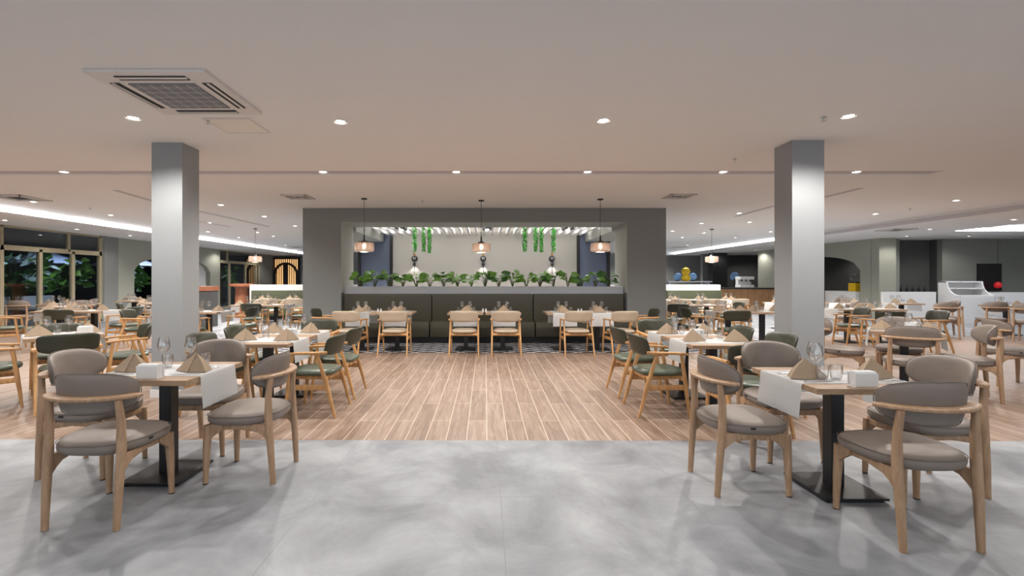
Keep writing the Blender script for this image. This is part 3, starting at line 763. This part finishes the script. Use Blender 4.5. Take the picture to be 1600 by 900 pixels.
C(CAFE, -2.90, 3.52, FR, 'taupe round-backed chair at the left side of the front left table', g1)
C(CAFE, -1.69, 3.45, FL, 'taupe round-backed chair at the aisle side of the front left table', g1)
C(CAFE, -2.30, 3.97, FB+R(3), 'taupe round-backed chair on the far side of the front left table', g1)
C(CAFE, 2.35, 2.67, FY, 'taupe round-backed chair on the near side of the front right table', g2)
C(CAFE, 1.735, 3.26, FR, 'taupe round-backed chair at the aisle side of the front right table', g2)
C(CAFE, 2.98, 3.23, FL, 'taupe round-backed chair at the right side of the front right table', g2)
C(CAFE, 2.38, 3.84, FB, 'taupe round-backed chair on the far side of the front right table', g2)
ga = 'green armchairs along the left aisle tables'; gb = 'green armchairs along the right aisle tables'
C(GREEN, -1.79, 5.07, FL, 'green oak armchair on the aisle, nearer of the left pair', ga)
C(GREEN, -1.80, 5.82, FL, 'green oak armchair on the aisle, farther of the left pair', ga)
C(GREEN, -2.86, 5.10, FR, 'green oak armchair inside the left aisle tables, in front of the left column', ga)
C(GREEN, -2.88, 5.85, FR, 'green oak armchair inside the left aisle tables, just past the left column', ga)
C(GREEN, -2.40, 6.68, FB, 'green oak armchair at the far end of the left aisle tables', ga)
C(GREEN, 1.83, 5.07, FR, 'green oak armchair on the aisle, nearer of the right pair', gb)
C(GREEN, 1.84, 5.85, FR, 'green oak armchair on the aisle, farther of the right pair', gb)
C(GREEN, 2.98, 5.07, FL, 'green oak armchair inside the right aisle tables, in front of the right column', gb)
C(GREEN, 2.96, 5.83, FL, 'green oak armchair inside the right aisle tables, just left of the right column', gb)
C(GREEN, 2.45, 6.62, FB, 'green oak armchair at the far end of the right aisle tables', gb)
C(GREEN, 2.45, 4.44, FY, 'green oak armchair at the near end of the right aisle tables', gb)
gc = 'beige armchairs facing the banquette'
for x, rz, lb in ((-2.55, R(-8), 'first'), (-1.70, 0, 'second'), (-.39, 0, 'third'), (.39, 0, 'fourth'), (1.72, R(3), 'fifth'), (2.56, R(8), 'sixth')):
    C(BEIGE, x, 8.93, rz, 'beige oak armchair facing the banquette, %s from the left' % lb, gc)
C(GREEN, -3.22, 9.55, FR, 'dark green armchair at the left end of the banquette tables', 'green armchairs at the banquette ends')
C(GREEN, 3.22, 9.55, FL, 'dark green armchair at the right end of the banquette tables', 'green armchairs at the banquette ends')
gl = 'green armchairs left of the left column'; gr = 'green armchairs beyond the right column'
q = .60/math.sqrt(2)
def turned(cx, cy, st, names, g, a=45, skip=(), off=.6):
    # four chairs round a table turned by a degrees; names in order near, right, far, left
    for k, lb in enumerate(names):
        if lb is None or k in skip: continue
        ang = R(a)+k*PI/2      # near chair faces direction rotz=ang
        dx, dy = math.sin(ang)*off, -math.cos(ang)*off
        C(st, cx+dx, cy+dy, ang, lb, g)
turned(-5.02, 5.64, GREEN, ['green armchair on the near side of the turned table by the left edge',
       'green armchair between the turned table and the left column', 'green armchair on the far side of the turned table by the left edge', 'green armchair cut by the left picture edge, at the turned table'], gl)
turned(5.35, 6.05, CAFE, ['taupe round-backed chair on the near side of the turned table past the right column',
       'taupe round-backed chair on the outer side of the turned table past the right column', 'taupe round-backed chair on the far side of the turned table past the right column', 'taupe round-backed chair half hidden by the right column'],
       'taupe round-backed chairs at the turned table past the right column', a=-36, off=.64, skip=(1,))
C(CAFE, 5.72, 5.62, R(60), 'taupe round-backed chair on the outer side of the turned table past the right column', 'taupe round-backed chairs at the turned table past the right column')
C(CAFE, 7.02, 6.35, -R(106), 'taupe round-backed chair cut by the right picture edge', 'taupe chairs at the right edge')
# farther left
gf = 'green armchairs in the back left'
C(GREEN, -9.55, 9.45, R(-55), 'green armchair at the left edge, second row back', gf)
C(GREEN, -8.35, 9.40, R(12), 'green armchair with its back to us, second row back left', gf)
C(GREEN, -7.68, 10.12, FL, 'green armchair at the right end of the long back left table', gf)
C(GREEN, -6.80, 9.3, R(-80), 'green armchair turned right, just left of the left column', gf)
C(GREEN, -5.70, 9.15, FY, 'green armchair showing its back just right of the left column', gf)
C(GREEN, -5.10, 10.0, FL, 'green armchair at the end of the table past the left column', gf)
C(GREEN, -5.72, 11.75, FY, 'green armchair alone with its back to us before the window side bench', gf)
C(GREEN, -4.85, 12.6, FL, 'green armchair beside the niche pier on the window side', gf)
C(GREEN, -9.0, 12.0, R(-60), 'green armchair among the far window side tables', gf)
C(GREEN, -8.0, 12.6, R(35), 'green armchair near the dark service station', gf)
gh = 'beige armchairs before the far green benches'
for x, lb in ((-6.65, 'left'), (-5.85, 'right')):
    C(BEIGE, x, 14.75, FY, 'beige armchair before the window side bench, %s of two' % lb, gh)
for x, lb in ((5.9, 'left'), (6.8, 'middle'), (7.7, 'right')):
    C(BEIGE, x, 14.45, FY, 'beige armchair before the buffet side bench, %s of three' % lb, gh)
gk = 'taupe round-backed chairs by the windows'
C(CAFE, -11.95, 12.2, R(20), 'taupe round-backed chair at the left edge by the windows', gk)
C(CAFE, -10.9, 12.95, R(150), 'taupe round-backed chair in front of the sliding doors', gk)
C(CAFE, -10.5, 12.4, R(25), 'taupe round-backed chair showing its back below the last sliding pane', gk)
C(CAFE, -10.3, 14.6, R(170), 'taupe round-backed chair facing us below the arched opening', gk)
C(CAFE, -11.5, 15.6, FR, 'taupe round-backed chair close to the sliding doors', gk)
C(CAFE, -9.65, 13.95, FY, 'taupe round-backed chair between column and arched opening', gk)
# farther right
C(GREEN, 4.75, 9.1, FY, 'green armchair showing its back, left of the right column', gr)
C(GREEN, 4.35, 9.85, FR, 'green armchair turned right, past the right end of the niche', gr)
C(GREEN, 4.62, 11.5, FY, 'green armchair showing its back beside the right niche pier', gr)
C(GREEN, 4.1, 12.3, FR, 'green armchair beside the niche pier on the buffet side', gr)
C(GREEN, 6.4, 12.3, FL, 'green armchair at the end of the table before the buffet side bench', gr)
C(GREEN, 5.8, 13.0, FB, 'green armchair facing us before the buffet side bench', gr)
C(GREEN, 7.75, 10.0, R(80), 'green armchair seen from the side just past the right column', gr)
C(GREEN, 7.45, 8.85, R(-4), 'green armchair half hidden behind a taupe chair past the right column', gr)
C(GREEN, 8.30, 8.9, R(82), 'green armchair seen from the side in the right seating area', gr)
C(GREEN, 7.9, 12.4, R(60), 'green armchair in front of the timber counter', gr)
gm = 'taupe round-backed chairs in the far right area'
C(CAFE, 10.9, 11.3, R(-12), 'taupe round-backed chair showing its back left of the white cabinet', gm)
C(CAFE, 12.2, 11.4, R(-20), 'taupe round-backed chair showing its back in front of the white cabinet', gm)
C(CAFE, 11.6, 11.9, R(70), 'taupe round-backed chair turned sideways before the white cabinet', gm)
C(CAFE, 12.3, 10.7, R(-60), 'taupe round-backed chair close to the black column', gm)
C(CAFE, 10.6, 13.9, R(170), 'taupe round-backed chair facing us before the white low wall', gm)
C(CAFE, 9.25, 12.1, R(60), 'taupe round-backed chair near the sage column', gm)

# ------------------------------------------------------------------ tables
def make_table():
    t = thing('dining_table', '', 'table')
    MB().box((0, 0, .732), (.70, .70, .036), bev=.003).build('table_top', M['top'], t, smooth=False)
    MB().box((0, 0, .37), (.085, .085, .69), bev=.004).build('pedestal', M['black'], t, smooth=False)
    b = MB().box((0, 0, .022), (.40, .42, .016), bev=.003).build('base_plate', M['black'], t, smooth=False)
    for sx in (-1, 1):
        for sy in (-1, 1): MB().lathe([(0, 0), (.016, 0), (.016, .014), (0, .014)], 8, (sx*.17, sy*.18, 0)).build('foot', M['black'], b)
    MB().box((0, 0, .708), (.3, .3, .012)).build('mount_plate', M['black'], t, smooth=False)
    return t
TB = Stock(make_table())
def cloth(width, L, hang, seed):
    # runner lying along local X, hanging over both ends
    rnd = random.Random(seed); mb = MB(); prof = []
    h = L/2+.006; zt = .754
    prof += [(-h-.010, zt-hang), (-h-.008, zt-hang*.66), (-h-.004, zt-hang*.33), (-h-.003, zt-.012), (-h+.004, zt-.001)]
    prof += [(-h*.5, zt), (0, zt), (h*.5, zt)]
    prof += [(h-.004, zt-.001), (h+.003, zt-.012), (h+.004, zt-hang*.33), (h+.008, zt-hang*.66), (h+.010, zt-hang)]
    n = 10; rows_ = []
    for i, (x, z) in enumerate(prof):
        r_ = []
        for j in range(n+1):
            y = -width/2+width*j/n; dp = max(0, zt-.012-z)/hang
            ox = math.copysign(.006*math.sin(j*1.7+seed)*dp, x) if abs(x) > L/2 else 0
            r_.append(mb.bm.verts.new((x+ox+(math.copysign(.008*dp, x) if abs(x) > L/2 else 0), y*(1+.02*dp), z)))
        rows_.append(r_)
    for a, b in zip(rows_, rows_[1:]):
        for j in range(n): mb.bm.faces.new((a[j], a[j+1], b[j+1], b[j]))
    bmesh.ops.solidify(mb.bm, geom=mb.bm.faces[:], thickness=.0018)
    return mb
RUN = Stock(tag(cloth(.44, .70, .22, 1).build('table_runner', M['linen']), '', 'tablecloth'))
RUN2 = Stock(tag(cloth(.46, .70, .26, 2).build('table_runner', M['linen']), '', 'tablecloth'))
def make_napkin():
    # square of linen folded to a standing triangular tent, one flap laid over its front
    mb = MB(); h = .124
    cor = [(-.118, -.035), (0, -.064), (.118, -.035), (.07, .07), (-.07, .07)]
    apex = Vector((0, .01, h)); m = 5; base = []
    for a, b in zip(cor, cor[1:]+cor[:1]):
        for k in range(m):
            t_ = k/m; bow = 1-.07*math.sin(PI*t_)
            base.append(Vector(((a[0]+(b[0]-a[0])*t_)*bow*1.1, (a[1]+(b[1]-a[1])*t_)*bow, 0)))
    rs = []
    for f in (0, .2, .45, .7, .88, .97):
        rs.append([p+(apex-p)*f+Vector((p.x*.10, p.y*.10, 0))*math.sin(PI*f) for p in base])
    mb.rings(rs)
    fl = [mb.bm.verts.new(p) for p in (Vector((-.133, -.040, .001)), Vector((.004, -.071, .001)), Vector((.012, -.006, h*.93)), Vector((-.004, .006, h+.002)))]
    fl2 = [mb.bm.verts.new(v.co+Vector((0, .004, 0))) for v in fl]
    mb.bm.faces.new(fl); mb.bm.faces.new(fl2[::-1])
    for k in range(4): mb.bm.faces.new((fl[k], fl2[k], fl2[(k+1) % 4], fl[(k+1) % 4]))
    o = mb.build('napkin', M['napkin']); return tag(o, '', 'napkin')
NAP = Stock(make_napkin())
def make_wine():
    pr = [(0, .0), (.034, .0), (.034, .002), (.012, .006), (.0042, .012), (.0038, .05), (.0042, .085), (.012, .094), (.030, .112), (.041, .135), (.043, .150), (.038, .18), (.032, .21), (.031, .21), (.036, .18), (.041, .15), (.039, .136), (.028, .114), (.010, .098), (0, .096)]
    return tag(MB().lathe(pr, 18).build('wine_glass', M['glass']), '', 'glass')
def make_tumbler():
    pr = [(0, 0), (.028, 0), (.034, .03), (.037, .06), (.035, .095), (.033, .095), (.035, .06), (.032, .03), (.026, .008), (0, .008)]
    return tag(MB().lathe(pr, 18).build('tumbler', M['glass']), '', 'glass')
WINE, TUM = Stock(make_wine()), Stock(make_tumbler())
def make_knife():
    mb = MB(); mb.sbar([(0, -.10, .004), (0, -.02, .005)], .005, .003, (1, 0, 0)); mb.sbar([(0, -.02, .0035), (0, .06, .003), (0, .10, .002)], [.006, .008, .003], [.0012]*3, (1, 0, 0))
    return tag(mb.build('knife', M['metal']), '', 'knife')
def make_fork():
    mb = MB(); mb.sbar([(0, -.10, .003), (0, .03, .005), (0, .055, .004)], [.006, .003, .010], [.0015]*3, (1, 0, 0))
    for i in range(4): mb.sbar([(-.009+.006*i, .052, .004), (-.009+.006*i, .10, .004)], .0016, .001, (1, 0, 0), n=6)
    return tag(mb.build('fork', M['metal']), '', 'fork')
KN, FK = Stock(make_knife()), Stock(make_fork())
def make_holder():
    t = thing('napkin_holder', '', 'napkin holder')
    MB().box2(-.07, .07, -.032, .032, 0, .006, .002).box2(-.07, .07, -.034, -.028, .004, .085, .002).box2(-.07, .07, .028, .034, .004, .085, .002).build('holder', M['white'], t, smooth=False)
    mb = MB()
    for i in range(6): mb.box((0, -.022+.0088*i, .05+.001*(i % 3)), (.128, .006, .086), bev=.002)
    mb.build('paper_napkins', M['linen'], t, smooth=False)
    return t
HOLD = Stock(make_holder())
def make_shaker():
    t = thing('salt_shaker', '', 'shaker')
    MB().lathe([(0, 0), (.018, 0), (.020, .02), (.016, .055), (0, .055)], 12).build('body', M['white'], t)
    MB().lathe([(.016, .055), (.016, .068), (.008, .074), (0, .074)], 12).build('cap', M['metal'], t)
    return t
SHK = Stock(make_shaker())
ZT, ZC = .7501, .7560
def dress(x, y, rz, nm, axis='x', lvl=2, hold=None, lay=0, side=('left', 'right')):
    """one table and everything on it; nm is how people would name the table"""
    TB.put((x, y, 0), rz, 'square oak table, '+nm[0], 'square oak dining tables')
    tn = nm[1]
    rr = rz if axis == 'x' else rz+PI/2
    (RUN if axis == 'x' else RUN2).put((x, y, 0), rr, 'white linen runner over the sides of '+tn, 'white table runners')
    def P(u, v):
        return (x+u*math.cos(rz)-v*math.sin(rz), y+u*math.sin(rz)+v*math.cos(rz), ZC)
    rnd = random.Random(int(x*97+y*31))
    if axis == 'x':
        naps = [(-.22, -.05, 0), (.22, -.05, 0)]
        if lay == 1: wn, tm = [(-.13, -.02), (-.06, .1)], [(-.16, -.12), (-.07, -.12)]
        else: wn, tm = [(-.14, .15), (.06, .16)], [(-.05, .06), (.17, .15)]
        words = side
    else:
        naps = [(0, -.20, 0), (.03, .22, PI)]
        wn, tm = [(-.08, -.02), (.08, -.02)], [(-.15, -.08), (.16, -.07)]
        words = ('near', 'far')
    for k, (u, v, a) in enumerate(naps):
        p = P(u, v); NAP.put((p[0], p[1], ZC+.001), rz+a+rnd.uniform(-.35, .35), 'tan folded napkin, %s side of %s' % (words[k], tn), 'tan folded napkins')
    wl = ('left', 'right')
    for k, (u, v) in enumerate(wn):
        p = P(u, v); WINE.put((p[0], p[1], ZC+.001), 0, '%s stemmed wine glass on %s' % (wl[k], tn), 'stemmed wine glasses')
    for k, (u, v) in enumerate(tm[:2 if lvl > 1 else 1]):
        p = P(u, v); TUM.put((p[0], p[1], ZC+.001), 0, '%s short tumbler on %s' % (wl[k], tn), 'short tumblers')
    if lvl > 2:
        for k, (u, v, a) in enumerate(naps):
            if axis == 'x':
                s = -1 if k == 0 else 1
                for q_, (dv, st, w_) in enumerate(((-.13, KN, 'knife'), (.13, FK, 'fork'))):
                    p = P(u+s*.0, v+dv); st.put((p[0], p[1], ZC+.001), rz+PI/2*s+rnd.uniform(-.1, .1), 'steel %s at the %s place of %s' % (w_, words[k], tn), 'steel cutlery')
    if hold:
        p = P(*hold[:2]); HOLD.put((p[0], p[1], ZT if abs(hold[1]) > .26 else ZC+.001), rz+hold[2], 'white napkin holder full of paper napkins on '+tn, 'white napkin holders')
dress(-2.27, 3.40, 0, ('nearest one on the left, on grey tiles', 'the nearest left table'), lvl=3, hold=(.06, -.275, 0))
dress(2.33, 3.17, 0, ('nearest one on the right, on grey tiles', 'the nearest right table'), lvl=3, hold=(-.03, -.285, 0), lay=1)
dress(-2.34, 5.11, 0, ('nearer half of the left aisle pair', 'the nearer left aisle table'), lvl=3, hold=(.16, .20, .2))
dress(-2.34, 5.815, 0, ('farther half of the left aisle pair', 'the farther left aisle table'), lvl=2)
dress(2.40, 5.02, 0, ('nearer half of the right aisle pair', 'the nearer right aisle table'), lvl=3, hold=(-.05, .24, -.1))
dress(2.40, 5.725, 0, ('farther half of the right aisle pair', 'the farther right aisle table'), lvl=2, lay=1)
for k, x in enumerate((-2.48, -1.77, -.385, .355, 1.55, 2.26)):
    dress(x, 9.55, 0, ('before the banquette, %s from the left' % ORD[k], 'the %s banquette table from the left' % ORD[k]), axis='y', lvl=2)
for k, x in enumerate((-2.12, -.015, 1.90)):
    for j, dx in enumerate((-.03, .03)):
        SHK.put((x+dx, 9.5, ZT), 0, 'small white shaker between the %s pair of banquette tables, %s one' % (('left', 'middle', 'right')[k], ('left', 'right')[j]), 'salt and pepper shakers')
dress(-5.02, 5.64, PI/4, ('turned corner-on by the left picture edge', 'the turned table by the left edge'), lvl=2, hold=(.18, -.22, -PI/4+.1))
dress(5.35, 6.05, R(-36), ('turned corner-on past the right column', 'the turned table past the right column'), lvl=2, hold=(.1, .2, .4))
far = [
 (-8.95, 10.0, 0, 'left half of the second row back left', 'the left half of the back left table'),
 (-8.25, 10.0, 0, 'right half of the second row back left', 'the right half of the back left table'),
 (-6.38, 9.75, 0, 'behind the left column', 'the table behind the left column'),
 (-5.68, 9.75, 0, 'just past the left column', 'the table just past the left column'),
 (-6.15, 12.35, 0, 'left of a pair before the window side bench', 'the lone armchair table, left half'),
 (-5.45, 12.35, 0, 'right of a pair before the window side bench', 'the lone armchair table, right half'),
 (-7.2, 15.5, 0, 'left at the window side bench', 'the left window-side bench table'),
 (-6.3, 15.5, 0, 'middle at the window side bench', 'the middle window-side bench table'),
 (-5.5, 15.5, 0, 'right at the window side bench', 'the right window-side bench table'),
 (-11.6, 12.9, .2, 'at the left edge by the sliding doors', 'the left edge table by the windows'),
 (-10.3, 11.6, .1, 'in front of the middle sliding door', 'the table before the middle door'),
 (-10.9, 14.7, 0, 'in front of the last sliding door', 'the table before the last door'),
 (-9.5, 15.5, 0, 'under the arched opening', 'the table under the arched opening'),
 (-9.3, 13.3, .5, 'between left column and arched opening', 'the table between left column and arch'),
 (5.0, 9.75, 0, 'left half of a pair left of the right column', 'the left table before the right column'),
 (5.7, 9.75, 0, 'right half of a pair left of the right column', 'the right table before the right column'),
 (5.05, 12.3, 0, 'left half of a pair past the right niche pier', 'the left table past the right pier'),
 (5.75, 12.3, 0, 'right half of a pair past the right niche pier', 'the right table past the right pier'),
 (6.05, 15.3, 0, 'left at the buffet side bench', 'the left buffet-side bench table'),
 (6.95, 15.3, 0, 'middle at the buffet side bench', 'the middle buffet-side bench table'),
 (7.85, 15.3, 0, 'right at the buffet side bench', 'the right buffet-side bench table'),
 (8.1, 10.6, 0, 'left half of a pair past the right column', 'the paired table past the column, left'),
 (8.8, 10.6, 0, 'right half of a pair past the right column', 'the paired table past the column, right'),
 (10.0, 13.1, .3, 'before the white low wall', 'the table before the white low wall'),
 (11.6, 13.2, 0, 'before the white cabinet', 'the table before the white cabinet'),
 (13.2, 12.0, 0, 'at the far right edge', 'the table at the far right edge'),
 (8.4, 13.4, 0, 'before the timber counter', 'the table before the timber counter'),
]
for i, (x, y, rz, a, b) in enumerate(far):
    dress(x, y, rz, (a, b), axis='y' if y > 15 else 'x', lvl=2, lay=i % 2)

# ------------------------------------------------------------------ service furniture
t = thing('service_station', 'dark service station with a red-brown timber top past the left column', 'cabinet', (-8.2, 14.1, 0))
MB().box2(-.55, .10, -.25, .25, 0, 1.07).build('body', M['dkwall'], t, smooth=False)
MB().box2(-.58, .13, -.28, .28, 1.07, 1.20).build('top', M['brown'], t, smooth=False)
t = thing('bar_table', 'tall red-brown timber table with a thick pedestal before the far window', 'table', (-9.0, 17.5, 0))
MB().lathe([(0, 1.16), (.42, 1.16), (.42, 1.25), (0, 1.25)], 28).build('table_top', M['brown'], t)
MB().lathe([(.22, 0), (.22, .7), (.2, 1.05), (.26, 1.16)], 20).build('pedestal', M['brown'], t)
ct = thing('service_counter', 'timber-fronted service counter with a dark top on the buffet side', 'counter', (11.9, 21.75, 0), R(-20))
mb = MB()
mb.box2(-1.0, 1.6, -.3, .3, 0, .98)
mb.build('body', M['cwood'], ct, smooth=False)
MB().box2(-1.05, 1.65, -.35, .35, .98, 1.04).build('counter_top', M['black'], ct, smooth=False)
mb = MB()
for i in range(10): mb.box2(-1.0+i*.275-.003, -1.0+i*.275+.003, -.303, -.3, .05, .98)
mb.build('panel_joint', M['dark'], ct, smooth=False)
def coffee(x, y, z):
    t = thing('coffee_machine', 'white and black coffee machine on the timber counter', 'coffee machine', (x, y, z))
    MB().box2(-.32, .32, -.22, .22, 0, .12, .01).box2(-.30, .30, .0, .22, .12, .40, .01).box2(-.32, .32, -.22, .22, .36, .50, .01).build('body', M['white'], t)
    for i in range(3): MB().tube([(-.2+.2*i, -.12, .36), (-.2+.2*i, -.12, .27)], .03, 10).build('group_head', M['black'], t)
    MB().box2(-.28, .28, -.2, .0, .12, .135).build('drip_tray', M['metal'], t, smooth=False)
coffee(11.9, 21.72, 1.045)
def dispenser(name, x, y, z, label, lid):
    t = thing(name, label, 'dispenser', (x, y, z))
    MB().box2(-.2, .2, -.18, .18, 0, .32, .02).build('base', M['yellow'], t)
    MB().box2(-.16, .16, -.15, .15, .36, .68, .02).build('tank', M['glass'], t)
    MB().box2(-.17, .17, -.16, .16, .32, .36).build('collar', M['black'], t, smooth=False)
struct('trim_6', MB().box2(13.85, 14.6, 17.7, 19.3, 0, .95), M['white'])
dispenser('juice_dispenser', 14.25, 18.15, .951, 'yellow juice dispenser with a clear tank in the arched hatch', 1)
t = thing('hatch_counter', 'timber-fronted counter with a black top inside the arched hatch', 'counter', (13.75, 20.3, 0))
MB().box2(-.35, .25, -.9, .62, 0, .86).build('body', M['cwood'], t, smooth=False)
MB().box2(-.38, .28, -.95, .65, .86, .91).build('counter_top', M['black'], t, smooth=False)
# end of the buffet side: shelf with yellow jar and blue plates
sh = thing('buffet_shelf', 'long pale buffet shelf on the end wall of the buffet side', 'shelf', (10.6, 22.0, 0))
MB().box2(-2.2, -.2, -.3, .3, 1.28, 1.33).build('shelf', M['ledge'], sh, smooth=False)
for x in (-2.1, -.3): MB().box2(x-.03, x+.03, -.2, .2, 0, 1.28).build('leg', M['ledge'], sh, smooth=False)
v = thing('yellow_jar', 'bright yellow double-bellied jar on the pale buffet shelf', 'jar', (9.32, 22.0, 1.33))
MB().lathe([(0, 0), (.13, .0), (.20, .08), (.21, .16), (.15, .28), (.12, .31), (.18, .38), (.2, .46), (.15, .58), (.06, .62), (0, .62)], 24).build('body', M['yellow'], v)
MB().lathe([(0, .62), (.05, .62), (.04, .66), (0, .67)], 16).build('lid', M['yellow'], v)
for x, wd_ in ((8.96, 'left'), (9.66, 'right')):
    t = thing('blue_plate', 'round blue plate standing %s of the yellow jar' % wd_, 'plate', (x, 22.02, 1.33), 0, 'blue plates beside the yellow jar')
    MB().tube([(0, -.01, .19), (0, .02, .2)], [.17, .19], 24).build('dish', M['bluep'], t)
    MB().box2(-.08, .08, .0, .09, 0, .05).build('stand', M['black'], t, smooth=False)
t = thing('blue_plate', 'round blue plate on the dark wall behind the coffee machine', 'plate', (15.3, 28.93, 1.62)); 
t.location = (13.6*.0+12.9, 24.5, 1.045)
t.name = 'blue_plate'
MB().tube([(0, -.01, .52), (0, .02, .53)], [.2, .22], 24).build('dish', M['bluep'], t)
MB().box2(-.02, .02, .0, .06, -1.04, .4).build('stand', M['black'], t, smooth=False)
# white low wall and sculpted white cabinet at the far right
t = thing('low_wall', 'white low wall left of the white cabinet with dark bottles behind', 'partition', (13.9, 15.5, 0), 0, 'low partition walls')
MB().box2(-.85, .86, 0, .12, 0, 1.0).build('body', M['white'], t, smooth=False)
t = thing('low_wall', 'white low wall right of the white cabinet', 'partition', (18.0, 15.7, 0), 0, 'low partition walls')
MB().box2(-1.85, 2.2, 0, .12, 0, .98).build('body', M['white'], t, smooth=False)
t = thing('display_cabinet', 'white display cabinet with curved open sides and shelves', 'cabinet', (15.5, 15.3, 0))
sidep = [(-.36, 0), (-.36, .90)]
for i in range(9):
    a = i/8; sidep.append((-.36+.40*math.sin(a*PI/2), .90+.44*(1-math.cos(a*PI/2))))
sidep += [(.32, 1.34), (.32, 0)]
for sx in (-.56, .58): MB().prism(sidep, sx, sx+.05, 'x').build('side_panel', M['white'], t, smooth=False)
MB().box2(-.52, .59, .27, .32, 0, 1.34).build('back_panel', M['white'], t, smooth=False)
MB().box2(-.52, .59, -.34, .28, .86, .90).build('shelf', M['white'], t, smooth=False)
MB().box2(-.52, .59, -.06, .28, 1.10, 1.13).build('shelf', M['white'], t, smooth=False)
MB().box2(-.52, .59, -.36, -.31, 0, .86).build('front_panel', M['white'], t, smooth=False)
MB().box2(-.56, .63, .06, .32, 1.31, 1.35).build('top', M['white'], t, smooth=False)
for i in range(6):
    o = MB().lathe([(0, 0), (.04, 0), (.045, .1), (.03, .17), (.014, .2), (.014, .26), (0, .26)], 10).build('bottle', M['black'], loc=(15.15+i*.22, 17.5, .93))
    tag(o, 'dark bottle on the shelf in the dark recess, %s from the left' % ORD[i], 'bottle', 'dark bottles in the recess')
tag(MB().box2(15.06, 16.6, 17.42, 17.68, .88, .93).build('recess_shelf', M['white'], smooth=False), 'white shelf under the dark bottles in the far right recess', 'shelf')
